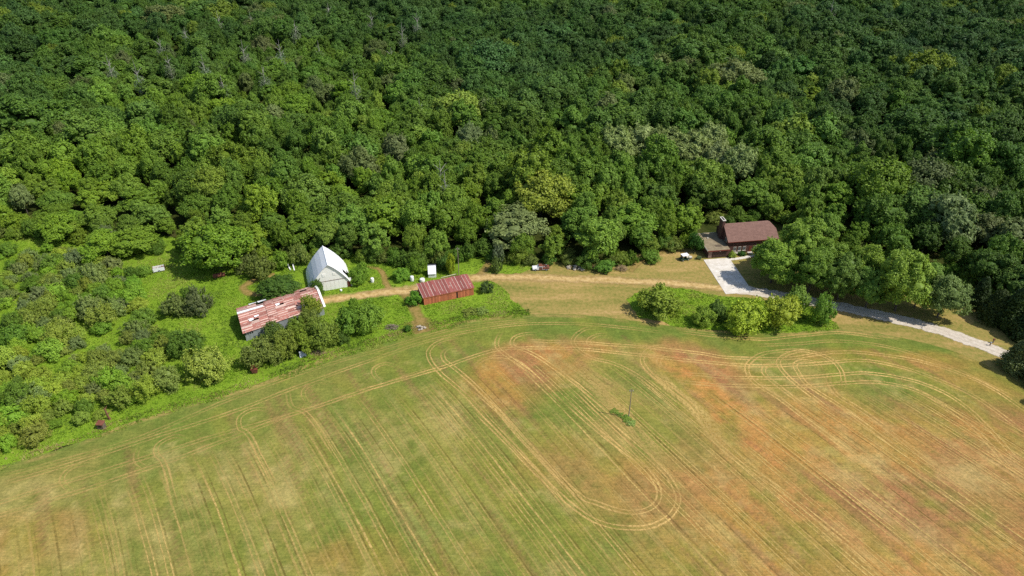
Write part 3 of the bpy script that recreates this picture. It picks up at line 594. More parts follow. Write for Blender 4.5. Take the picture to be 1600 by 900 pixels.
hx = HX1 + .4; hy = (RZ - hz_) / sl
roof = slabmesh('roof', [(HX0 - .35, ye, ze), (hx, ye, ze), (hx, RY - hy, hz_), (HX1 - 1.9, RY, RZ), (HX0 - .35, RY, RZ)], M_shingle, house)
slabmesh('back_slope', [(HX0 - .35, RY + .002, RZ), (HX1 - 1.9, RY + .002, RZ), (hx, RY + hy, hz_), (hx, yb, ze), (HX0 - .35, yb, ze)], M_shingle, roof)
slabmesh('hip_end', [(hx + .01, RY - hy, hz_), (hx + .01, RY + hy, hz_), (HX1 - 1.88, RY, RZ)], M_shingle, roof)
for k in range(1, 13):   # shingle courses
    t0 = k / 13; y = ye + (RY - ye) * t0; z = ze + (RZ - ze) * t0 + th
    xr = hx if y < RY - hy else hx - (hx - HX1 + 1.9) * (y - RY + hy) / hy
    hexa('shingle_course', [(HX0 - .35, y - .05, z - .04), (xr, y - .05, z - .04), (xr, y, z), (HX0 - .35, y, z), (HX0 - .35, y - .05, z + .02), (xr, y - .05, z + .02), (xr, y, z + .022), (HX0 - .35, y, z + .022)], M_shingle, roof)
box('gutter', HX0 - .35, hx, ye - .12, ye - .005, ze - .04, ze + .12, M_trim, roof)
ch = box('chimney', 6.35, 7.2, RY - .6, RY + 2.0, 0, RZ + 1.5, M_brick, house)
box('chimney_cap', 6.2, 7.35, RY - .75, RY + 2.15, RZ + 1.5, RZ + 1.72, M_cream, ch); box('flue', 6.5, 7.05, RY - .35, RY + 1.75, RZ + 1.721, RZ + 1.76, M_dark, ch)
for (x0, x1, z0, z1) in ((9.4, 10.4, 1.0, 2.5), (11.1, 12.1, 1.0, 2.5), (12.8, 13.8, 1.0, 2.5), (16.8, 18.2, 1.0, 2.4), (20.4, 21.8, 1.0, 2.4)):
    w = box('window', x0, x1, HY0 - .06, HY0 + .02, z0, z1, M_cream, house); box('pane', x0 + .1, (x0 + x1) / 2 - .04, HY0 - .075, HY0 - .061, z0 + .1, z1 - .1, M_glass, w); box('pane', (x0 + x1) / 2 + .04, x1 - .1, HY0 - .075, HY0 - .061, z0 + .1, z1 - .1, M_glass, w); box('sill', x0 - .1, x1 + .1, HY0 - .2, HY0 - .061, z0 - .12, z0 - .002, M_cream, w)
w = box('window', HX0 - .06, HX0 + .02, 3.1, 4.5, 3.6, 5.2, M_cream, house); box('pane', HX0 - .075, HX0 - .061, 3.2, 4.4, 3.7, 5.1, M_glass, w)
fd = box('front_door', 15.0, 15.95, HY0 - .05, HY0 + .02, .25, 2.35, M_trim, house); box('handle', 15.75, 15.82, HY0 - .12, HY0 - .051, 1.2, 1.35, M_silver, fd); box('door_step', 14.6, 16.3, HY0 - 1.2, HY0 - .01, .03, .22, M_conc, house)
ben = thing('garden_bench', 'low white garden bench against the front wall of the brick house', 'bench', o_h + np.array([math.cos(hA) * 9.5 + math.sin(hA) * -.7, math.sin(hA) * 9.5 + math.cos(hA) * .7]), hA)
box('seat', 0, 2.6, 0, .45, .42, .5, M_cream, ben); box('backrest', 0, 2.6, .46, .52, .5, .95, M_cream, ben)
for x in (.1, 2.4): box('leg', x, x + .1, .05, .42, 0, .419, M_cream, ben)

# -- concrete apron in slabs, and the walk to the door
apr = thing('concrete_apron', 'bright pale concrete apron of wide slabs before the garage', 'apron', o_h, 0)
apr['kind'] = 'structure'; del apr['category']
A0, A1, B1, B0 = G(1099, 406), G(1139, 403), G(1177, 457), G(1134, 460)
def bil(s, t, Q): return Q[0] * (1 - s) * (1 - t) + Q[1] * s * (1 - t) + Q[2] * s * t + Q[3] * (1 - s) * t
for i in range(2):
    for j in range(5):
        e = .0015; c = [bil(s, t, (A0, A1, B1, B0)) - o_h for s, t in ((i / 2 + e, j / 5 + e), ((i + 1) / 2 - e, j / 5 + e), ((i + 1) / 2 - e, (j + 1) / 5 - e), (i / 2 + e, (j + 1) / 5 - e))]
        zt = .11 + rng.uniform(-.004, .004); hexa('concrete_slab', [(p[0], p[1], 0.) for p in c[::-1]] + [(p[0], p[1], zt) for p in c[::-1]], M_conc, apr)
wk = catmull(GL([(1140, 405.5), (1155, 404), (1170, 401), (1186, 397)]), 1.2)
wkp = thing('footpath', 'x', 'x', (0, 0)); del wkp['category']; del wkp['label']; wkp['kind'] = 'structure'
for i in range(len(wk) - 1):
    a_, b_ = wk[i], wk[i + 1]; d = (b_ - a_) / np.hypot(*(b_ - a_)); n = np.array([-d[1], d[0]]) * .65; b2 = b_ - d * .04
    c = [a_ - n, b2 - n, b2 + n, a_ + n]; hexa('paving_slab', [(p[0], p[1], 0.) for p in c] + [(p[0], p[1], .09) for p in c], M_conc, wkp)

# -- long red-brown shed
sA = math.radians(21); o_s = G(663, 477); SL, SW, Z0s, Z1s = 15.8, 7.1, 2.75, 3.35
shed = thing('red_shed', 'low red shed with rust-striped metal roof and orange-red board walls', 'shed', o_s, sA)
nb = 34
for i in range(nb):
    x0 = SL * i / nb; x1 = SL * (i + 1) / nb - .03; yo = rng.uniform(-.02, .03); zt = 2.68 - (rng.uniform(0, .25) if rng.uniform() < .15 else 0)
    if i == 22: yo = .25
    box('board', x0, x1, yo, yo + .06, .0, zt, M_shedwall, shed)
box('inner_wall', .03, SL - .03, .10, SW - .1, .0, 2.6, M_dark, shed)
link('gable_wall', mesh('gable_wall', [(.0, .08, 0), (.0, SW, 0), (.0, SW, Z1s - .08), (.0, .08, Z0s - .08), (.05, .08, 0), (.05, SW, 0), (.05, SW, Z1s - .08), (.05, .08, Z0s - .08)], BOXF, M_shedwall), shed)
link('gable_wall', mesh('gable_wall', [(SL - .05, .08, 0), (SL - .05, SW, 0), (SL - .05, SW, Z1s - .08), (SL - .05, .08, Z0s - .08), (SL, .08, 0), (SL, SW, 0), (SL, SW, Z1s - .08), (SL, .08, Z0s - .08)], BOXF, M_shedwall), shed)
box('back_wall', .05, SL - .05, SW - .06, SW, 0, Z1s - .1, M_shedwall, shed)
ns = 15; fy0, fy1 = -.14, SW + .3; slp = (Z1s - Z0s) / SW
for i in range(ns):
    x0 = -.3 + (SL + .6) * i / ns; x1 = -.3 + (SL + .6) * (i + 1) / ns - .02; dz = rng.uniform(0, .03); e0 = fy0 + rng.uniform(-.06, .06); e1 = fy1 + rng.uniform(-.15, .15)
    zf, zb = Z0s + slp * e0, Z0s + slp * e1
    sh_ = hexa('roof_sheet', [(x0, e0, zf + dz), (x1, e0, zf + dz), (x1, e1, zb + dz), (x0, e1, zb + dz), (x0, e0, zf + dz + .03), (x1, e0, zf + dz + .03), (x1, e1, zb + dz + .03), (x0, e1, zb + dz + .03)], M_shedroof, shed)
    t0, t1 = (0, 1) if rng.uniform() < .5 else (rng.uniform(0, .3), rng.uniform(.55, 1)); y0 = e0 + (e1 - e0) * t0; y1 = e0 + (e1 - e0) * t1; za, zc = Z0s + slp * y0 + dz + .031, Z0s + slp * y1 + dz + .031; w_ = rng.uniform(.12, .26)
    hexa('seam', [(x0, y0, za), (x0 + w_, y0, za), (x0 + w_, y1, zc), (x0, y1, zc), (x0 + .03, y0, za + .05), (x0 + w_ - .03, y0, za + .05), (x0 + w_ - .03, y1, zc + .05), (x0 + .03, y1, zc + .05)], M_rustpale, sh_)
box('eave_board', -.3, SL + .3, fy0 - .03, fy0 + .05, Z0s - .2, Z0s - .1, M_shedwall, shed)

# -- white arched barn
wA = math.radians(19); o_w = G(518, 454); WH, WD = 6.6, 12.4
prof = [(6.6, 0), (6.35, 1.3), (5.6, 2.9), (4.4, 4.7), (3.05, 6.4), (1.55, 8.0), (0, 9.3)]
wb = thing('white_barn', 'white barn with curved pointed metal roof reaching almost to the ground', 'barn', o_w, wA)
fp = [(x * .97, z * .985) for x, z in prof]; pr = [(-x, z) for x, z in fp[:-1]] + [(0, fp[-1][1])] + [(x, z) for x, z in fp[:-1][::-1]]
prism('front_wall', pr, .45, .60, M_whitewall, wb); prism('back_wall', pr, WD - .4, WD - .25, M_whitewall, wb)
for sgn in (-1, 1):
    for k in range(len(prof) - 1):
        for j in range(6):
            if sgn == 1 and (k, j) in ((1, 1), (2, 1), (1, 2)): continue
            (xa, za), (xb, zb) = prof[k], prof[k + 1]; y0 = WD * j / 6; y1 = WD * (j + 1) / 6 - .02; dn = np.array([zb - za, xa - xb]); dn = dn / np.hypot(*dn) * .05; r_ = rng.uniform(0, .02)
            xa, xb = (xa + r_) * sgn, (xb + r_) * sgn; ux, uz = dn[0] * sgn, dn[1]
            p8 = [(xa, y0, za), (xa, y1, za), (xb, y1, zb), (xb, y0, zb), (xa + ux, y0, za + uz), (xa + ux, y1, za + uz), (xb + ux, y1, zb + uz), (xb + ux, y0, zb + uz)]
            hexa('roof_sheet', p8 if sgn == 1 else p8[4:] + p8[:4], M_white, wb)
tubes('ridge_cap', [([(0, -.05, 9.32), (0, WD + .05, 9.32)], .14)], M_white, wb)
box('inner_floor', -5.9, 5.9, .7, WD - .5, .0, .1, M_dark, wb)
box('ledge', -4.2, 4.9, .36, .449, 3.35, 3.5, M_timber, wb)
for x in np.arange(-5.2, 5.3, 1.3): box('wall_board', x + .02, x + 1.26, .40, .448, .05, 3.3, M_whitewall, wb)
dr = box('side_door', 5.15, 6.15, .30, .399, .05, 2.1, M_trim, wb); box('handle', 5.3, 5.36, .25, .299, 1.0, 1.2, M_silver, dr)
hexa('lean_to', [(6.3, 0.9, 0), (7.1, 0.9, 0), (7.1, 4.5, 0), (6.3, 4.5, 0), (6.3, .9, 1.7), (6.45, .9, 1.6), (6.45, 4.5, 1.6), (6.3, 4.5, 1.7)], M_timber, wb)
for x, z in ((-1.6, 5.1), (1.6, 5.1)): 
    w = box('window', x - .5, x + .5, .38, .449, z, z + 1.1, M_whitewall, wb); box('pane', x - .38, x + .38, .365, .379, z + .12, z + .98, M_whitewall, w)

# -- long tumbledown barn
LB = (G(381, 521, 3.0), G(507, 479, 3.0), G(491, 446, 3.2), G(370, 481, 3.2))
lb0 = LB[0]; lb = thing('tumbledown_barn', 'long tumbledown barn with patched rusty red roof and holes in it', 'barn', lb0, 0)
def lbp(s, t, dz=0.0, z=None):
    p = bil(s, t, LB) - lb0
    if z is None: z = 3.0 + 2.0 * (t / .56) if t < .56 else 5.0 - 1.7 * (t - .56) / .44
    return (p[0], p[1], z + dz)
sag = lambda s, t: -.35 * math.sin(s * 9) * .4 - (.5 if .3 < s < .55 and t > .8 else 0)
ncol, nrow = 9, 17
HOLES = {(1, 4), (4, 7), (7, 14), (2, 14), (2, 15), (2, 16), (3, 16), (1, 16), (0, 16), (4, 16), (5, 16), (3, 15), (2, 13), (7, 13)}
for i in range(ncol):
    for j in range(nrow):
        if (i, j) in HOLES: continue
        e = .012; s0, s1 = i / ncol - e, (i + 1) / ncol + e * .5; t0, t1 = j / nrow, (j + 1) / nrow + .012; dz = .04 * (i % 2) + .02 * (j % 2) + rng.uniform(0, .03); g = sag((s0 + s1) / 2, t0)
        pale = (i, j) in {(1, 3), (4, 6), (0, 9), (6, 3), (1, 13), (1, 14), (2, 12), (3, 14), (7, 15), (8, 16), (6, 16)} or rng.uniform() < .04
        Q = [lbp(s0, t0, g + dz), lbp(s1, t0, g + dz), lbp(s1, t1, g + dz), lbp(s0, t1, g + dz)]
        so = hexa('roof_sheet', Q + [(a_, b_, c_ + .035) for a_, b_, c_ in Q], M_rustpale if pale else M_rust, lb)
        if rng.uniform() < .85:
            a0, a1 = (0, 1) if rng.uniform() < .6 else sorted(rng.uniform(0, 1, 2)); tt = t0 + .002; wd = rng.uniform(.012, .024)
            Q = [lbp(s0 + (s1 - s0) * a0, tt, g + dz + .036), lbp(s0 + (s1 - s0) * a1, tt, g + dz + .036), lbp(s0 + (s1 - s0) * a1, tt + wd, g + dz + .037), lbp(s0 + (s1 - s0) * a0, tt + wd, g + dz + .037)]
            hexa('lap_seam', Q + [(a_, b_, c_ + .04) for a_, b_, c_ in Q], M_rustpale, so)
def wallq(name, s0, t0, s1, t1, z0, z1, mat, th_=.12):
    a_, b_ = np.array(lbp(s0, t0)[:2]), np.array(lbp(s1, t1)[:2]); d = (b_ - a_) / np.hypot(*(b_ - a_)); n = np.array([-d[1], d[0]]) * th_
    c = [a_, b_, b_ + n, a_ + n]; return hexa(name, [(p[0], p[1], z0) for p in c] + [(p[0], p[1], z1) for p in c], mat, lb)
wallq('front_wall', .01, .02, .99, .02, 0, 2.95, M_silver); wallq('back_wall', .99, .97, .01, .97, 0, 3.0, M_timber); wallq('end_wall', .985, .03, .985, .96, 0, 3.3, M_timber); wallq('end_wall', .015, .96, .015, .03, 0, 3.3, M_silver)
for k in range(4): 
    a_ = np.array(lbp(.012 + k * .026, .018)[:2]); u = np.array(lbp(1, .018)[:2]) - np.array(lbp(0, .018)[:2]); u = u / np.hypot(*u); n = np.array([u[1], -u[0]]) * .06
    c = [a_ + n, a_ + u * .4 + n, a_ + u * .4 - n, a_ - n]; hexa('vent_opening', [(p[0], p[1], 2.1) for p in c] + [(p[0], p[1], 2.6) for p in c], M_dark, lb)
for s0, s1 in ((-.015, .30),):
    Q = [lbp(s0, .53, .22), lbp(s1, .53, .12), lbp(s1, .60, .12), lbp(s0, .60, .22)]; hexa('ridge_cap', Q + [(a_, b_, c_ + .12) for a_, b_, c_ in Q], M_white, lb)
Q = [lbp(.988, -.02, .1), lbp(1.015, -.02, .1), lbp(1.015, .55, .1), lbp(.988, .55, .1)]; hexa('verge_board', Q + [(a_, b_, c_ + .1) for a_, b_, c_ in Q], M_whitewall, lb)
Q = [lbp(.988, .57, .1), lbp(1.015, .57, .1), lbp(1.015, 1.01, .1), lbp(.988, 1.01, .1)]; hexa('verge_board', Q + [(a_, b_, c_ + .1) for a_, b_, c_ in Q], M_whitewall, lb)
for s in (.12, .24, .36, .48, .6, .72, .84): 
    for t0, t1 in ((.03, .55), (.57, .96)):
        Q = [lbp(s, t0, -.45), lbp(s + .008, t0, -.45), lbp(s + .008, t1, -.45), lbp(s, t1, -.45)]; hexa('rafter', Q + [(a_, b_, c_ + .16) for a_, b_, c_ in Q], M_timber, lb)
for (s, t, ds, dt) in ((.10, .24, .05, .07), (.45, .43, .045, .06), (.17, .30, .05, .05), (.26, .86, .10, .10), (.15, .88, .09, .07)):
    Q = [lbp(s, t, .22), lbp(s + ds, t + .01, .3), lbp(s + ds, t + dt, .2), lbp(s - .01, t + dt, .26)]; hexa('loose_sheet', Q + [(a_, b_, c_ + .03) for a_, b_, c_ in Q], M_white, lb)

# -- little white shed under the trees
ls = thing('small_white_shed', 'small white shed with dark lean roof under the trees behind the red shed', 'shed', G(669.5, 432), math.radians(6))
box('wall', 0, 2.75, -.89, 3.2, 0, 1.7, M_timber, ls); box('upper_wall', .02, 2.73, .4, 3.0, 1.701, 2.6, M_timber, ls)
for k in range(5):
    x0, x1 = k * .56 - .05, k * .56 + .49; hexa('roof_sheet', [(x0, -1.3, 1.5), (x1, -1.3, 1.5), (x1, 1.5, 3.4), (x0, 1.5, 3.4), (x0, -1.33, 1.56), (x1, -1.33, 1.56), (x1, 1.47, 3.46), (x0, 1.47, 3.46)], M_white, ls)
ls.scale = (.92, .85, .95)
box('front_wall', 0, 2.75, -1.0, -.9, 0, 1.55, M_white, ls)
hexa('back_roof', [(-.1, 1.52, 3.4), (2.8, 1.52, 3.4), (2.8, 3.4, 2.9), (-.1, 3.4, 2.9), (-.1, 1.52, 3.46), (2.8, 1.52, 3.46), (2.8, 3.4, 2.96), (-.1, 3.4, 2.96)], simple('grey_felt', S(76, 76, 84), S(100, 100, 106), 2, .8), ls)

# -- poles
def pole(xy, h, label, name='utility_pole', bar=True):
    t = thing(name, label, 'pole', xy); tubes('post', [([(0, 0, -.2), (0.02, 0, h * .5), (-.06, 0, h)], [.14, .11, .08])], M_pole, t, 8)
    if bar: box('crossarm', -.55, .5, -.06, .06, h - .75, h - .62, M_pole, t)
    for x in (-.45, .4): tubes('insulator', [([(x, 0, h - .62), (x, 0, h - .40)], [.07, .05])], M_cream, t, 6)
pole(G(982, 653), 9.4, 'thin grey utility pole alone in the open field'); pole(G(717, 431), 10.6, 'wooden utility pole standing behind the red shed')
fp_ = G(714, 430); tag(tubes('fallen_pole', [([(0, 0, .5), (-2.2, -.9, .42), (-5.0, -1.9, .2)], [.16, .15, .12])], simple('bleached_wood', S(190, 186, 150), S(212, 206, 176), 2, .9), None, 7), 'bleached log leaning from the utility pole towards the red shed roof', 'log'); bpy.data.objects['fallen_pole'].location = (*fp_, 0)

# -- derelict pickup, garden cart, trailer, tank and farm leavings
def wheel(parent, x, y, r=.36, w=.24):
    g = tubes('wheel', [([(x, y - w / 2, r), (x, y + w / 2, r)], [r, r])], M_rubber, parent, 14); tubes('rim', [([(x, y - w / 2 - .012, r), (x, y + w / 2 + .012, r)], [r * .55, r * .55])], M_silver, g, 10)
pk = thing('derelict_pickup', 'derelict pickup with white bonnet and rusty loaded bed beside the dirt track', 'pickup', G(845, 421), math.radians(4))
prism('body', [(-2.7, .45), (-2.75, .95), (-1.3, 1.05), (-.75, 1.6), (.45, 1.62), (.5, 1.0), (2.7, 1.0), (2.7, .45)], -.92, .92, M_white, pk)
prism('windscreen', [(-1.22, 1.1), (-.80, 1.56), (-.74, 1.56), (-1.14, 1.1)], -.80, .80, M_glass, pk); box('side_window', -.7, .35, -.935, -.921, 1.08, 1.5, M_glass, pk); box('side_window', -.7, .35, .921, .935, 1.08, 1.5, M_glass, pk)
box('cargo_bed', .52, 2.72, -.95, .95, .6, 1.12, M_rustiron, pk); box('cab_roof', -.72, .44, -.86, .86, 1.63, 1.68, M_rustiron, pk, .02); box('door', -.7, .4, -.945, -.922, .5, 1.06, M_rustiron, pk); box('bumper', -2.85, -2.74, -.85, .85, .45, .62, M_silver, pk)
for x in (-1.8, 1.7):
    for y in (-.85, .85): wheel(pk, x, y)
for k in range(7): box('scrap', .6 + rng.uniform(0, 1.5), .9 + rng.uniform(.3, 1.7), -.8 + k * .2, -.65 + k * .22, 1.13, 1.2 + rng.uniform(.05, .5), (M_rustiron, M_timber, M_silver)[k % 3], pk)
gc = thing('garden_cart', 'small dark green garden cart with flat white roof on the lawn by the garage', 'cart', G(1069, 406), math.radians(20))
prism('body', [(-1.25, .3), (-1.25, .75), (-.5, .85), (-.2, .42), (.35, .42), (.4, .95), (1.2, .9), (1.2, .3)], -.6, .6, M_green, gc); box('roof', -.95, 1.0, -.7, .7, 1.78, 1.88, M_white, gc, .03); box('seat', .38, .95, -.55, .55, .96, 1.08, M_cream, gc); box('windscreen', -.82, -.79, -.55, .55, .9, 1.7, M_glass, gc)
for x in (-.85, .9):
    for y in (-.6, .6): tubes('roof_post', [([(x, y, .6), (x, y, 1.79)], .035)], M_silver, gc, 6); wheel(gc, x * .95, y, .3, .22)
gc.scale = (1.25, 1.3, 1.1)
gb = thing('lawn_trailer', 'little pale tipping trailer parked behind the garden cart', 'trailer', G(1078, 404), math.radians(20)); box('tub', -.6, .6, -.45, .45, .35, .8, M_cream, gb, .03); tubes('drawbar', [([(-.6, 0, .4), (-1.2, 0, .38)], .04)], M_silver, gb, 6); wheel(gb, 0.1, -.5, .26, .16); wheel(gb, .1, .5, .26, .16)
tr = thing('white_box_trailer', 'abandoned open box trailer with one white side in the long grass', 'trailer', G(249, 423), math.radians(24))
box('floor', -1.7, 1.7, -1.0, 1.0, .45, .55, M_timber, tr); box('side_panel', -1.75, 1.75, -1.06, -1.0, .4, 1.65, M_white, tr); box('side_panel', -1.75, 1.75, 1.0, 1.06, .4, 1.4, M_whitewall, tr); box('end_panel', -1.8, -1.75, -1.0, 1.0, .4, 1.4, M_timber, tr); box('end_panel', 1.75, 1.8, -1.0, 1.0, .4, 1.4, M_rustiron, tr)
for k in range(5): box('scrap', -1.5 + k * .6, -1.1 + k * .6, -.7 + rng.uniform(0, .5), .2 + rng.uniform(0, .5), .56, .8 + rng.uniform(0, .6), (M_timber, M_rustiron, M_cream)[k % 3], tr)
for y in (-1.0, 1.0): wheel(tr, 0, y, .38, .22)
tk = thing('rusty_tank', 'long rust-brown cylindrical tank lying at the edge of the meadow', 'tank', G(343, 433), math.radians(22))
tubes('drum', [([(-1.9, 0, .72), (-1.8, 0, .72), (1.8, 0, .72), (1.9, 0, .72)], [.42, .68, .68, .42])], M_rustiron, tk, 16); tubes('filler_neck', [([(.5, 0, 1.3), (.5, 0, 1.58)], .16)], M_rustiron, tk, 8)
for x in (-1.2, 1.2): box('cradle', x - .1, x + .1, -.5, .5, 0, .3, M_timber, tk)
for k, (p, a_) in enumerate((((452, 419), 120), ((459, 419), 112))):
    o = tag(box('white_plank', -1.7, 1.7, -.18, .18, 0, .07, M_white), 'white plank lying at a slant in the scrub beyond the white barn', 'plank', 'white planks in the scrub'); o.location = (*G(*p), .45); o.rotation_euler = (0, -.22, math.radians(a_))
bn = thing('rusty_hopper', 'small rusty hopper bin with sloping lid on the bank by the field', 'bin', G(399, 582), math.radians(12))
hexa('bin_body', [(-.6, -.6, .2), (.6, -.6, .2), (.6, .6, .2), (-.6, .6, .2), (-.85, -.8, 1.5), (.85, -.8, 1.5), (.85, .8, 1.9), (-.85, .8, 1.9)], M_rustiron, bn); hexa('lid', [(-.9, -.85, 1.52), (.9, -.85, 1.52), (.9, .85, 1.93), (-.9, .85, 1.93), (-.9, -.85, 1.6), (.9, -.85, 1.6), (.9, .85, 2.0), (-.9, .85, 2.0)], M_trim, bn)
for x in (-.5, .5):
    for y in (-.5, .5): box('leg', x - .05, x + .05, y - .05, y + .05, 0, .25, M_rustiron, bn)
hb = thing('hunting_box', 'weathered brown box hut with one dark opening at the thicket edge', 'hut', G(160, 669), math.radians(-5))
for k in range(5): box('board', -.75 + k * .3, -.47 + k * .3, -.6, -.54, .0, 1.55, M_timber, hb)
box('hut_body', -.74, .74, -.539, .6, 0, 1.6, M_timber, hb); box('opening', -.35, .3, -.63, -.601, .8, 1.2, M_dark, hb); hexa('roof', [(-.9, -.75, 1.61), (.9, -.75, 1.61), (.9, .75, 1.85), (-.9, .75, 1.85), (-.9, -.75, 1.7), (.9, -.75, 1.7), (.9, .75, 1.94), (-.9, .75, 1.94)], M_rustiron, hb)
dt = link('dead_stump', make_trunk('dead_stump', 555, 4.2, .28, 1.4, simple('brown_snag', S(110, 74, 58), S(150, 110, 88), 2, .9), 3)); dt.location = (*G(172, 655), 0); tag(dt, 'broken brown dead trunk just behind the little box hut', 'dead tree')
o = tag(box('leaning_sheet', -.9, .9, -.05, .05, 0, 1.7, M_silver), 'pale metal sheet leaning on the weeds below the tumbledown barn', 'sheet'); o.location = (*G(474, 558), 0); o.rotation_euler = (-.6, .1, .5)
def drum(px, h, r, label, mat=None, name='white_barrel'):
    t = thing(name, label, 'barrel', G(*px)); tubes('barrel_body', [([(0, 0, 0), (0, 0, h * .1), (0, 0, h * .5), (0, 0, h * .88), (0, 0, h * .96), (0, 0, h)], [r * .85, r * .95, r * 1.04, r * .95, r * .7, r * .3])], mat or M_white, t, 14)
    tubes('bung', [([(r * .2, 0, h * .96), (r * .2, 0, h * 1.04)], r * .18)], M_cream, t, 8); tubes('hoop', [([(0, 0, h * .3), (0, 0, h * .33)], r * 1.06)], M_cream, t, 14)
drum((582, 441), 1.7, .55, 'white plastic barrel in the grass beside the white barn'); drum((644, 439), 1.9, .6, 'tall white barrel between the tracks and the small shed'); drum((660, 440), 1.2, .8, 'squat white tank next to the tall white barrel'); drum((533, 455), .7, .35, 'small white bucket before the white barn front', None, 'white_bucket')
def pile(name, px, n, sx, sy, s, mat, label, cat, part):
    t = thing(name, label, cat, G(*px)); iv, fi = ico()
    for k in range(n):
        r_ = rng.uniform(.6, 1.3) * s; a_, d_ = rng.uniform(0, 6.28), math.sqrt(rng.uniform()); p = np.array([math.cos(a_) * d_ * sx, math.sin(a_) * d_ * sy, r_ * .4 + (1 - d_) * s * 1.2])
        link(part, mesh(part, p + iv * r_ * np.array([1, .8, .65]) * (1 + rng.normal(size=(len(iv), 1)) * .13), fi, mat), t)
def brush(name, px, n, sx, sy, h, mat, label):
    V = []; F = []
    for k in range(n):
        a_ = rng.uniform(0, 6.28); d_ = math.sqrt(rng.uniform()); c = np.array([math.cos(a_) * d_ * sx, math.sin(a_) * d_ * sy, .1 + (1 - d_) * h * rng.uniform(.3, 1)]); u = rng.normal(size=3) * (1, 1, .25); u = u / np.linalg.norm(u) * rng.uniform(.5, 1.3)
        v_, f_ = tube_data([c - u, c + u * .1 + (0, 0, .1), c + u], [.06, .05, .02], 4, False); k0 = len(V); V += list(v_); F += [tuple(i + k0 for i in q_) for q_ in f_]
    o = link(name, mesh(name, V, F, mat)); o.location = (*G(*px), 0); tag(o, label, 'brush pile')
pile('stone_pile', (658, 513), 14, 1.4, 1.0, .38, M_stone, 'small heap of pale stones on the worn path by the field', 'stone pile', 'stone')
pile('stone_pile', (897, 419), 22, 2.6, 1.3, .5, M_stone, 'low mound of grey stones on the verge of the dirt track', 'stone pile', 'stone')
pile('stone_pile', (911, 421), 9, 1.2, .8, .45, M_stone, 'small grey stone heap next to the larger stone mound', 'stone pile', 'stone')
brush('brush_pile', (970, 421), 90, 2.0, 1.4, 1.7, M_brush, 'pale heap of cut brush where lawn meets the wood'); brush('brush_pile', (931, 419), 45, 1.2, .9, 1.2, M_brush, 'small tan brush heap between stone mound and larger brush heap')
brush('brush_pile', (497, 551), 60, 1.8, 1.0, .8, M_brush, 'low dry brush heap in the grass below the tumbledown barn'); brush('brush_pile', (612, 512), 60, 2.0, 1.2, 1.0, simple('grey_brush', S(120, 106, 92), S(160, 146, 128), 2, .9), 'grey dead brush heap in bright grass by the worn path')
for k, px in enumerate(((1546.5, 540), (1551, 536))):
    t = thing('gate_post', ('short grey post at the roadside where the driveway enters the trees', 'brown mailbox post by the driveway under the round tree')[k], 'post', G(*px)); box('post', -.12, .12, -.12, .12, 0, 1.1, M_pole, t); box('post_cap', -.2, .2, -.26, .2, 1.101, (1.2, 1.5)[k], (M_silver, M_rustiron)[k], t)

# ------------------------------------------------------------------ vegetation
T_light = S(122, 152, 48); T_mid = S(98, 132, 44); T_dark = S(66, 104, 42); T_blue = S(66, 102, 56); T_olive = S(122, 126, 58); T_grey = S(118, 132, 84); T_yell = S(156, 164, 52); T_sage = S(122, 150, 58)
def px_tree(name, kind, i, px, w, h, tint, label, cat='tree', group=None, jitter=.06):
    """w, h: crown width and height in metres"""
    if kind in ('shrub', 'scrub'): tint = np.array(tint) * 1.16
    base = {'broad': (12.6, 16.5), 'airy': (13.5, 16.5), 'willow': (13.2, 14.2), 'shrub': (5.9, 4.5), 'scrub': (6.2, 3.1), 'cedar': (7.4, 11.5)}[kind]
    return tree(name, kind, i, G(*px), rng.uniform(0, 6.28), (w / base[0], w / base[0] * rng.uniform(.93, 1.07), h / base[1]), jit(tint, None, jitter), label, cat, group)
# row by the driveway
rowt = 'trees of the row along the driveway'
for k, (px, w, h, t, lb_) in enumerate([((1204, 442), 15, 15.5, T_sage, 'feathery light green tree closest to the house, overhanging the concrete apron'), ((1240, 428), 17, 19.5, T_sage, 'tall feathery tree rising behind the first tree of the driveway row'), ((1262, 457), 13, 14.5, S(110, 140, 54), 'feathery green tree on the driveway edge opposite the yellow-green bushes'), ((1308, 468), 13, 15.5, S(104, 132, 54), 'darker feathery tree in the middle of the driveway row'),
        ((1288, 446), 12, 15.5, S(116, 146, 58), 'feathery tree filling the gap behind the driveway edge trees'), ((1428, 480), 11, 14.5, S(120, 146, 64), 'feathery tree between the broad yellow-green tree and the last tree'),
        ((1338, 456), 13, 17, T_sage, 'tall feathery tree set back in the middle of the driveway row'), ((1352, 480), 11, 13, S(106, 138, 58), 'smaller feathery tree low on the driveway edge'), ((1398, 486), 16, 19, S(132, 156, 62), 'broad yellow-green feathery tree near the far end of the driveway row'), ((1464, 496), 13.5, 15, S(112, 138, 72), 'last grey-green tree of the driveway row, beside the sunny lawn corner')]):
    px_tree('driveway_tree', 'airy', k, px, w, h, t, lb_, 'tree', rowt)
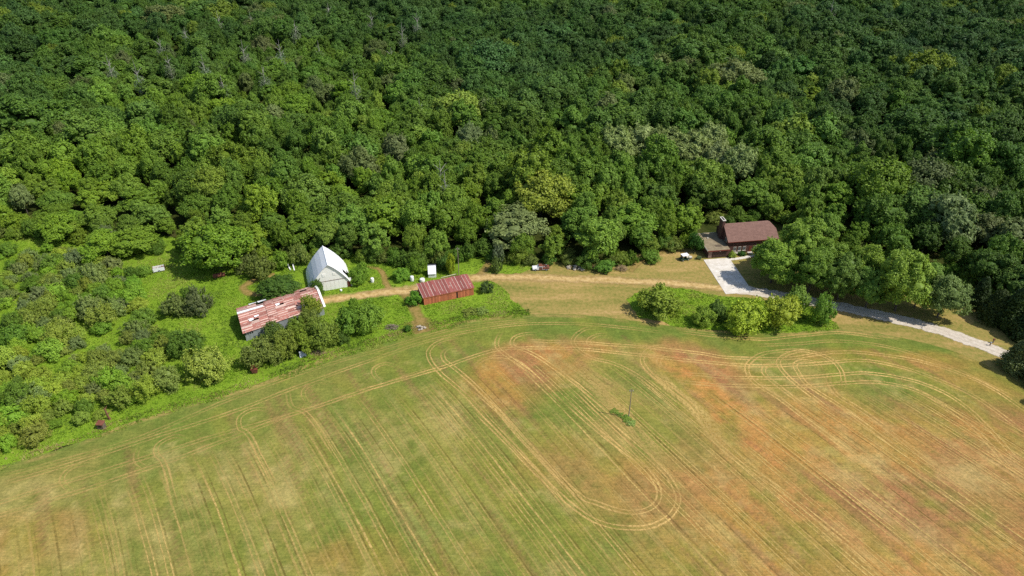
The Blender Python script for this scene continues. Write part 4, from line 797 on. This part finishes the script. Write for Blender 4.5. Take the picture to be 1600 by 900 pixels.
# bushes of the grassy strip and by the buildings
for k, (kind, px, w, h, t, lb_, nm) in enumerate([
    ('shrub', (1030, 491), 14, 8.2, S(132, 152, 58), 'big round olive bush alone at the end of the grassy strip', 'round_bush'), ('shrub', (1096, 505), 6.5, 5.2, S(120, 146, 56), 'small round bush in the grassy strip', 'round_bush'),
    ('shrub', (1116, 498), 6.0, 6.2, S(98, 124, 58), 'dull green bush crowding the small round bush in the strip', 'round_bush'), ('shrub', (1163, 511), 13, 8.8, T_yell, 'large yellow-green bush, nearer the house of the big pair', 'round_bush'),
    ('shrub', (1219, 508), 13, 8.6, S(146, 162, 54), 'large yellow-green bush, farther from the house of the big pair', 'round_bush'), ('shrub', (1241, 484), 8, 8, S(112, 144, 60), 'mid green bush behind the large yellow-green pair', 'round_bush'), ('shrub', (1280, 504), 6.5, 8.5, S(104, 142, 58), 'upright pointed green bush at the tip of the grassy strip', 'round_bush'),
    ('shrub', (1143, 402), 2.8, 2.2, S(150, 164, 70), 'little pale yellow-green bush by the garage corner', 'garden_bush'), ('shrub', (1159, 399), 2.4, 1.6, T_dark, 'low dark bush under the house windows', 'garden_bush'), ('shrub', (1085, 393), 6, 6, T_dark, 'dark leafy bush against the garage side wall', 'garden_bush'), ('shrub', (1184, 400), 4, 4, T_mid, 'green bush by the house front under the first driveway tree', 'garden_bush'),
    ('shrub', (1092, 405), 1.6, 1.2, T_grey, 'tiny grey-green bush at the apron corner', 'garden_bush'),
    ('broad', (440, 466), 10.5, 7, S(78, 110, 46), 'dark round tree behind the tumbledown barn roof', 'round_tree'), ('shrub', (497, 462), 4.5, 6, S(80, 112, 44), 'dark vine-clad bush between the two barns', 'round_bush'),
    ('shrub', (489, 497), 6.5, 7, S(126, 140, 50), 'yellowish tree growing through the tumbledown barn eaves', 'round_tree'), ('shrub', (463, 522), 6, 5.2, S(104, 126, 50), 'olive bush pressed against the middle of the silver barn wall', 'round_bush'), ('shrub', (484, 512), 6, 5.5, S(112, 132, 52), 'bush just below the yellowish tree at the barn eaves', 'round_bush'), ('shrub', (431, 533), 7.5, 6.5, S(90, 112, 50), 'dark bush against the silver barn wall', 'round_bush'), ('shrub', (412, 566), 10, 8, S(110, 126, 56), 'olive bush beside the rusty hopper bin', 'round_bush'), ('shrub', (447, 556), 8.5, 7, S(116, 132, 54), 'olive bush in front of the silver barn wall', 'round_bush'),
    ('shrub', (477, 548), 8, 6, S(120, 140, 50), 'yellow-olive bush midway along the tumbledown barn', 'round_bush'), ('shrub', (508, 540), 9, 7.5, S(104, 124, 52), 'big olive bush off the barn corner', 'round_bush'), ('shrub', (545, 520), 9, 8, S(98, 128, 48), 'dark green bush joined to its twin on the bright grass', 'round_bush'), ('shrub', (574, 511), 10, 8, S(104, 132, 50), 'broad green bush by the dirt track junction', 'round_bush'), ('shrub', (553, 487), 4, 4, S(108, 140, 50), 'small green bush on the edge of the dirt track', 'round_bush'), ('shrub', (536, 536), 4, 3.2, S(84, 110, 46), 'small dark bush below the broad green bush', 'round_bush'),
    ('shrub', (647, 473), 5, 3.4, S(96, 138, 42), 'small green bush at the gable end of the red shed', 'round_bush'), ('scrub', (760, 456), 4.2, 3, S(84, 104, 56), 'small dark bush in bright grass past the red shed end', 'round_bush'), ('scrub', (752, 487), 4.5, 1.0, S(128, 146, 70), 'low grey-green weeds before the red shed', 'weed_patch'), ('scrub', (733, 489), 4.5, .9, S(124, 142, 66), 'low dull weeds in the grass before the red shed', 'weed_patch'),
    ('scrub', (637, 517), 2.6, 1.6, S(76, 112, 40), 'small dark bush beside the worn path end', 'round_bush'),
    ('shrub', (558, 443), 5.5, 5, S(104, 138, 46), 'green bush beside the right-side flare of the white barn', 'round_bush'), ('shrub', (569, 435), 5, 6, S(112, 146, 46), 'leafy bush between white barn and the narrow path', 'round_bush'), ('shrub', (696, 421), 5, 5, S(78, 108, 46), 'dark bush beside the small white shed', 'round_bush'), ('shrub', (705, 428), 3, 6.5, S(150, 158, 44), 'narrow yellow-green sapling next to the utility pole', 'sapling'),
    ('shrub', (627, 436), 6, 3.6, S(104, 142, 48), 'low green bush beside the white barrels', 'round_bush'), ('shrub', (650, 425), 6, 4.8, S(98, 132, 46), 'green bush under the trees before the small white shed', 'round_bush'),
    ('scrub', (775, 424), 4, 4.5, S(96, 116, 62), 'ragged dark shrub on the verge near the utility pole', 'round_bush'), ('scrub', (778, 410), 5, 6, S(126, 118, 88), 'bare greyish shrub at the wood edge near the utility pole', 'round_bush'), ('shrub', (945, 423), 7, 3.0, S(96, 138, 52), 'low bright green bush between the two brush heaps', 'round_bush'),
    ('scrub', (410, 432), 9, 6.5, S(128, 132, 66), 'olive ragged bush near the looping worn path', 'ragged_bush'), ('scrub', (390, 424), 7, 5, S(116, 124, 64), 'grey-olive ragged bush beside the rusty tank', 'ragged_bush'), ('shrub', (440, 418), 7, 6, S(112, 144, 46), 'leafy green bush near the white planks', 'round_bush'), ('scrub', (470, 412), 7, 6, S(126, 138, 70), 'pale ragged bush behind the white barn back', 'ragged_bush'),
    ('scrub', (979, 655), 2.8, .7, S(128, 160, 70), 'low green weeds around the foot of the field pole', 'weed_patch'), ('scrub', (986, 662), 2.4, .6, S(140, 162, 92), 'grey-green weed tuft below the field pole', 'weed_patch'), ('scrub', (960, 643), 2.6, .3, S(124, 146, 66), 'thin dark weeds trailing uphill of the field pole', 'weed_patch'), ('scrub', (968, 648), 2.0, .35, S(120, 146, 62), 'small weed tuft between the field pole and the trailing weeds', 'weed_patch'),
    ('shrub', (325, 588), 11, 8.5, S(142, 152, 62), 'round yellow-olive bush standing alone on the bright grass bank', 'round_bush'), ('shrub', (285, 556), 7, 7, S(98, 126, 50), 'dark bush just uphill of the round yellow-olive bush', 'round_bush'), ('shrub', (262, 607), 7.5, 6, S(118, 132, 60), 'rounded olive bush at the outer edge of the thicket', 'round_bush'), ('shrub', (233, 622), 6, 6.5, S(150, 158, 60), 'pale yellow bush at the outer edge of the thicket', 'round_bush'), ('shrub', (305, 548), 7, 6.5, S(92, 124, 46), 'green bush between the lone bush and the barn end', 'round_bush'), ('scrub', (312, 488), 8, 7, S(112, 112, 72), 'bare grey-brown bush in the meadow before the barn end', 'ragged_bush'), ('scrub', (275, 492), 9, 5.5, S(122, 124, 70), 'pale grey-olive bush in the meadow', 'ragged_bush'), ('shrub', (300, 470), 6, 5, S(96, 126, 48), 'mid green bush behind the bare grey bush', 'round_bush'), ('shrub', (228, 430), 4.5, 3.2, S(108, 138, 52), 'small bush close to the white box trailer', 'round_bush')]):
    px_tree(nm, kind, k, px, w, h, t, lb_, 'bush' if nm != 'round_tree' and nm != 'sapling' else 'tree')
# cedars at the road end
for k, (px, w, h, t, lb_) in enumerate([((1585, 578), 9.5, 9.5, S(96, 112, 62), 'round dark cedar at the roadside where the driveway leaves'), ((1550, 500), 9, 12, S(62, 78, 40), 'dark brownish cedar casting shade on the lawn corner'), ((1578, 512), 11, 13.5, S(66, 82, 44), 'tall dark cedar at the edge of the wood by the lawn corner'), ((1606, 530), 10, 13, S(58, 80, 44), 'dark cedar behind the roadside cedar'), ((1525, 478), 7, 10, S(58, 78, 42), 'small dark cedar deep in shade at the wood edge'), ((1625, 600), 9, 10, S(82, 100, 58), 'dark cedar lower down the roadside'), ((1660, 640), 9, 11, S(72, 94, 52), 'second dark cedar down the roadside')]):
    px_tree('cedar_tree', 'cedar', k, px, w, h, t, lb_, 'tree', 'dark cedars by the road')

# the thicket of scrub on the left
THICK = [(-110, 395), (0, 398), (60, 392), (120, 396), (160, 410), (215, 436), (232, 470), (222, 505), (262, 540), (240, 575), (232, 600), (200, 640), (150, 655), (95, 672), (50, 690), (0, 708), (-110, 730)]
TH = GL(THICK); lo, hi = TH.min(0), TH.max(0); pts = []; r2 = np.random.default_rng(21)
tries = 0
while len(pts) < 298 and tries < 20000:
    tries += 1; p = r2.uniform(lo, hi); 
    if not inside(p[0], p[1], TH): continue
    if fbm(np.array([p[0] + 700]), np.array([p[1] + 700]), 12, 337, 2)[0] < .34 and p[1] > 148: continue
    if any((p[0] - a_) ** 2 + (p[1] - b_) ** 2 < 3.4 ** 2 for a_, b_ in pts): continue
    pts.append(p)
TT = [('olive', S(132, 142, 62)), ('grey-olive', S(132, 140, 82)), ('dark green', S(98, 128, 46)), ('fresh green', S(120, 154, 50)), ('yellow-green', S(136, 156, 58)), ('brownish', S(136, 132, 86))]
for p in pts:
    u, v_ = pix(*p); k = r2.choice(6, p=[.24, .16, .17, .29, .1, .04]); nm_, t = TT[k]; kind = 'scrub' if k in (1, 5) or (k == 0 and r2.uniform() < .6) else 'shrub'
    w = r2.choice([4.0, 5.2, 6.4, 8.0], p=[.18, .3, .32, .2]) * r2.uniform(.85, 1.15); h = w * r2.uniform(.45, .78)
    if v_ > 560 and k != 4 and r2.uniform() < .35: k = 4; nm_, t = TT[4]; kind = 'shrub'
    zone = 'on the field side of' if v_ > 590 else ('in the middle of' if v_ > 480 else 'on the wood side of')
    px_tree('thicket_shrub', kind, int(r2.integers(5)), (u, v_), w, h, t, f'{nm_} shrub {zone} the overgrown thicket', 'shrub', f'{nm_} thicket shrubs {zone.split(" of")[0]}', .1)

# the wood: nearest trees one by one, the rest as one mass
EDGE = GL([(-420, 352), (-200, 365), (0, 368), (100, 366), (165, 388), (215, 392), (250, 388), (310, 402), (360, 403), (410, 396), (470, 394), (520, 396), (560, 402), (610, 412), (660, 408), (700, 410), (760, 394), (800, 404), (860, 408), (930, 410), (985, 405), (1030, 388), (1070, 382), (1086, 366), (1105, 349), (1150, 344), (1225, 343), (1290, 384), (1350, 400), (1420, 412), (1480, 432), (1530, 455), (1600, 500), (1700, 560), (1800, 600)])
def behind(p): return p[1] > np.interp(p[0], EDGE[:, 0], EDGE[:, 1])
r3 = np.random.default_rng(33); cell = {}; FP = []
def free(p, d):
    ci, cj = int(p[0] // 10), int(p[1] // 10)
    return all((p[0] - a_) ** 2 + (p[1] - b_) ** 2 > d * d for i in range(ci - 1, ci + 2) for j in range(cj - 1, cj + 2) for a_, b_ in cell.get((i, j), ()))
def put(p): cell.setdefault((int(p[0] // 10), int(p[1] // 10)), []).append(p)
SPECIAL = []
def special(name, kind, i, px, w, h, t, lb_, group=None):
    p = G(*px); put(p); SPECIAL.append((p, w)); px_tree(name, kind, i, px, w, h, t, lb_, 'tree', group)
for k, px in enumerate([(960, 262), (1000, 255), (1040, 262), (1075, 270), (1105, 255), (1120, 282), (1150, 290)]): special('willow_tree', 'willow', k, px, r3.uniform(14, 18), r3.uniform(15, 18), S(140, 152, 98), 'silvery grey-green willow in the soft clump deep in the wood', 'silvery willows in the wood')
special('willow_tree', 'willow', 1, (1465, 385), 16, 19, S(124, 140, 98), 'pale silvery willow rising from the wood beyond the driveway row')
special('willow_tree', 'willow', 0, (620, 268), 12, 15, S(116, 132, 84), 'grey willow in the wood beyond the white barn')
special('willow_tree', 'willow', 0, (735, 250), 11, 15, S(124, 138, 92), 'pale willow in the wood beyond the small white shed')
special('broad_tree', 'broad', 2, (845, 345), 19, 20, S(140, 152, 60), 'large pale yellow-green tree standing out above the wood edge')
special('broad_tree', 'broad', 5, (345, 418), 17, 15.5, S(112, 144, 46), 'broad bright tree at the meadow edge casting shade by the rusty tank')
special('broad_tree', 'broad', 1, (905, 375), 14, 12, S(100, 132, 48), 'bright green tree at the wood edge behind the stone mound')
for k, (px, h) in enumerate([((98, 375), 10), ((170, 400), 9), ((215, 395), 9), ((400, 395), 11), ((1070, 372), 12)]): special('broad_tree', 'broad', k, px, 12, h, T_light, ['bright rounded tree on the meadow edge above the thicket', 'low bright tree projecting into the meadow above the trailer', 'second low bright tree beside the one projecting into the meadow', 'bright tree by the grey-olive bushes behind the rusty tank', 'bright tree at the lawn corner behind the garden cart'][k])
for k, (px, w, h) in enumerate([((1592, 478), 13, 14), ((1558, 456), 12, 14), ((1618, 462), 14, 16), ((1528, 446), 11, 13), ((1645, 520), 13, 15)]): special('broad_tree', 'broad', k + 2, px, w, h, S(84, 112, 46), ['dark green tree right behind the tall cedar', 'dark tree in the shade above the lawn corner cedars', 'spreading dark tree rising beyond the cedars', 'slim dark tree between the last driveway tree and the cedars', 'dark tree beyond the roadside cedars'][k])
for tries in range(120000):
    y = r3.uniform(195, 930); hw = 60 + y * .98; p = np.array([r3.uniform(-hw, hw), y])
    if not behind(p): continue
    if p[1] - np.interp(p[0], EDGE[:, 0], EDGE[:, 1]) < 1: continue
    s0 = r3.choice([.7, .9, 1.1, 1.35, 1.6], p=[.2, .27, .25, .18, .10])
    s0 *= 1.0 if y < 300 else 1.22
    if not free(p, 3.7 + 4.4 * s0): continue
    if p[1] < 420 and any((p[0] - a_[0]) ** 2 + (p[1] - a_[1]) ** 2 < (w_ * .52) ** 2 or (abs(p[0] - a_[0]) < w_ * .5 and 0 < a_[1] - p[1] < w_ * .95) for a_, w_ in SPECIAL): continue
    put(p); FP.append((p[0], p[1], s0))
FP = np.array(FP); D = np.hypot(FP[:, 0], FP[:, 1]); FP = FP[np.argsort(D)]
U, V_ = pix(FP[:, 0], FP[:, 1]); vis = (U > -30) & (U < 1630) & (V_ > -60)
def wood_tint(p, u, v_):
    """species and painted cloud shade by place: brighter young trees at the edge, darker old ones deep in, sparse yellowish ones in the ash stand"""
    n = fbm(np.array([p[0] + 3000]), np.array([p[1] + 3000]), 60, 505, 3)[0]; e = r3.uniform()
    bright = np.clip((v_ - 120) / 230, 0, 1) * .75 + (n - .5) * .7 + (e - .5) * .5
    if u > 1150: bright -= .28 * np.clip((u - 1150) / 250, 0, 1)  # cloud shade put into the crown tints: darker towards the right
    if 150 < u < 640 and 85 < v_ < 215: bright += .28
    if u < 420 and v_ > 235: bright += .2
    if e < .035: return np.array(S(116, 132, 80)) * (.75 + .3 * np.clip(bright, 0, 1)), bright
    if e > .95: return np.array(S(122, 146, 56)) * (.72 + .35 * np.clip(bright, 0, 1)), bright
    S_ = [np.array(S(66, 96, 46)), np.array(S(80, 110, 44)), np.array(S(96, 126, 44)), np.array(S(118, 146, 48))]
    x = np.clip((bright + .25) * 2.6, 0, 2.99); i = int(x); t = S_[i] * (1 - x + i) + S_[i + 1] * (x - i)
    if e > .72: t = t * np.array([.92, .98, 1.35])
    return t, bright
def wood_size(p, u, v_):
    s = p[2] * r3.uniform(.93, 1.07); hgt = (.62 + .36 * s) * r3.uniform(.8, 1.22)
    d = p[1] - np.interp(p[0], EDGE[:, 0], EDGE[:, 1])
    if d < 16: s *= .85; hgt *= .72
    elif d < 30: hgt *= .88
    if u < 300 and v_ > 300: s *= .85; hgt *= .72
    if 180 < u < 640 and 85 < v_ < 225: s *= .72; hgt *= .8
    return s, hgt
NEAR = []
ZONES = [(230, 'beyond the thicket'), (450, 'behind the rusty tank'), (590, 'behind the white barn'), (740, 'behind the red shed'), (960, 'above the dirt track'), (1120, 'behind the garden cart'), (1260, 'behind the brick house'), (1480, 'behind the driveway row'), (9999, 'behind the dark cedars')]
ind = np.where(vis)[0][:275]; indset = set(int(i) for i in ind); far = []
for i, p in enumerate(FP):
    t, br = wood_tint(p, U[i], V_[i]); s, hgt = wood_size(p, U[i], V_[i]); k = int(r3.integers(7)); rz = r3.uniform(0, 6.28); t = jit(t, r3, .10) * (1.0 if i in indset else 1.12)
    if i in indset:
        z = next(n for a_, n in ZONES if U[i] < a_); d = p[1] - np.interp(p[0], EDGE[:, 0], EDGE[:, 1]); row = 'front-row' if d < 14 else ('second-rank' if d < 30 else 'deeper'); sz = ('slim ' if s < .8 else 'spreading ' if s > 1.15 else '') + ('tall ' if hgt > 1.08 else 'low ' if hgt < .75 else ''); cn = sz + 'bright green' if br > .62 else (sz + 'mid green' if br > .3 else sz + 'dark green')
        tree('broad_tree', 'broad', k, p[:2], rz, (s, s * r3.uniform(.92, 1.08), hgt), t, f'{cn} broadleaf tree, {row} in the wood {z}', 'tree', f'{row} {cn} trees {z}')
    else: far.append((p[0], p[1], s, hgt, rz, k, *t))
far = np.array(far)
r4 = np.random.default_rng(44); ed = catmull(EDGE, 3.4); k = 0
for p in ed:
    u, v_ = pix(*p)
    if not (-20 < u < 1600) or 1085 < u < 1115: continue
    q_ = p + r4.normal(size=2) * 1.3 - (0, 1.0); w = r4.uniform(4.5, 8); t = [S(104, 138, 48), S(92, 124, 46), S(122, 146, 52), S(112, 128, 58)][int(r4.integers(4))]
    z = next(n for a_, n in ZONES if u < a_); cn = 'ragged' if k % 5 == 0 else ('low' if w < 6 else 'broad')
    tree('edge_shrub', 'scrub' if k % 5 == 0 else 'shrub', int(r4.integers(5)), q_, r4.uniform(0, 6.28), (w / 5.9, w / 5.9, r4.uniform(3.2, 6.2) / 4.5), jit(t, r4, .08), f'{cn} green shrub at the foot of the wood edge {z}', 'shrub', f'{cn} shrubs at the wood edge {z}'); k += 1
# dead ash trees standing in the wood
for k, (u, v_) in enumerate([(262, 118), (350, 72), (468, 92), (632, 95), (655, 80), (185, 150), (275, 145), (330, 150), (420, 165), (400, 70), (520, 62), (700, 345), (692, 330), (660, 228), (720, 215), (505, 120), (615, 130), (230, 170), (360, 185), (560, 180), (1100, 55), (1290, 60), (300, 95), (445, 130), (585, 75), (390, 125)]):
    o = thing('dead_tree', 'bare pale dead tree sticking out of the green wood', 'dead tree', G(u, v_), r3.uniform(0, 6.28), 'dead trees in the wood'); o.scale = (1, 1, r3.uniform(.95, 1.25)); link('trunk', SNAG[k % 4], o); c = link('crown', SNAGTWIG[k % 3], o); c['tint'] = [float(x) for x in jit(S(140, 134, 110), r3, .1)]
# undergrowth visible at the foot of the wood edge
fm2 = bpy.data.meshes.new('forest'); fm2.vertices.add(len(far)); fm2.vertices.foreach_set('co', np.stack([far[:, 0], far[:, 1], far[:, 0] * 0], 1).astype(np.float32).ravel())
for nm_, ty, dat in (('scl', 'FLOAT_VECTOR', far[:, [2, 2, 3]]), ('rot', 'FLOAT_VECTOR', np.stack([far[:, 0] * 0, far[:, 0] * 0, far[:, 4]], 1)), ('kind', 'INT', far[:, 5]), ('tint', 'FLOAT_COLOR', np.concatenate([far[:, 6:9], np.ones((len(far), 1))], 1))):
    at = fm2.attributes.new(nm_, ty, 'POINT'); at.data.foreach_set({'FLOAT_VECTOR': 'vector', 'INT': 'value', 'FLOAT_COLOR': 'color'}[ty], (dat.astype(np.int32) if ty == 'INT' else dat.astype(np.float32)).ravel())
fo = link('forest', fm2); fo['kind'] = 'stuff'; fo['label'] = 'dense green broadleaf wood stretching far behind the farm'
ng = bpy.data.node_groups.new('forest', 'GeometryNodeTree'); ng.interface.new_socket('Geometry', in_out='INPUT', socket_type='NodeSocketGeometry'); ng.interface.new_socket('Geometry', in_out='OUTPUT', socket_type='NodeSocketGeometry')
gi = ng.nodes.new('NodeGroupInput'); go = ng.nodes.new('NodeGroupOutput'); jn = ng.nodes.new('GeometryNodeJoinGeometry'); ng.links.new(jn.outputs[0], go.inputs[0])
def named(nm_, dt_):
    n = ng.nodes.new('GeometryNodeInputNamedAttribute'); n.data_type = dt_; n.inputs['Name'].default_value = nm_; return n.outputs['Attribute']
a_s, a_r, a_k = named('scl', 'FLOAT_VECTOR'), named('rot', 'FLOAT_VECTOR'), named('kind', 'INT')
first = {}
for o in bpy.data.objects:
    if o.parent and o.type == 'MESH' and o.name.split('.')[0] in ('crown', 'trunk'): first.setdefault(o.data.name, o)
for k, (cm, tm) in enumerate(PROTO['broad']):
    eq = ng.nodes.new('FunctionNodeCompare'); eq.data_type = 'INT'; eq.operation = 'EQUAL'
    ii = [s for s in eq.inputs if s.type == 'INT']; ng.links.new(a_k, ii[0]); ii[1].default_value = k
    for me in (cm, tm):
        oi = ng.nodes.new('GeometryNodeObjectInfo'); oi.inputs['Object'].default_value = first[me.name]; oi.inputs['As Instance'].default_value = True; oi.transform_space = 'ORIGINAL'
        ip = ng.nodes.new('GeometryNodeInstanceOnPoints'); ng.links.new(gi.outputs[0], ip.inputs['Points']); ng.links.new(eq.outputs[0], ip.inputs['Selection']); ng.links.new(oi.outputs['Geometry'], ip.inputs['Instance']); ng.links.new(a_r, ip.inputs['Rotation']); ng.links.new(a_s, ip.inputs['Scale']); ng.links.new(ip.outputs[0], jn.inputs[0])
md = fo.modifiers.new('forest', 'NODES'); md.node_group = ng
print('trees', COUNT, 'far', len(far), 'thicket', len(pts))
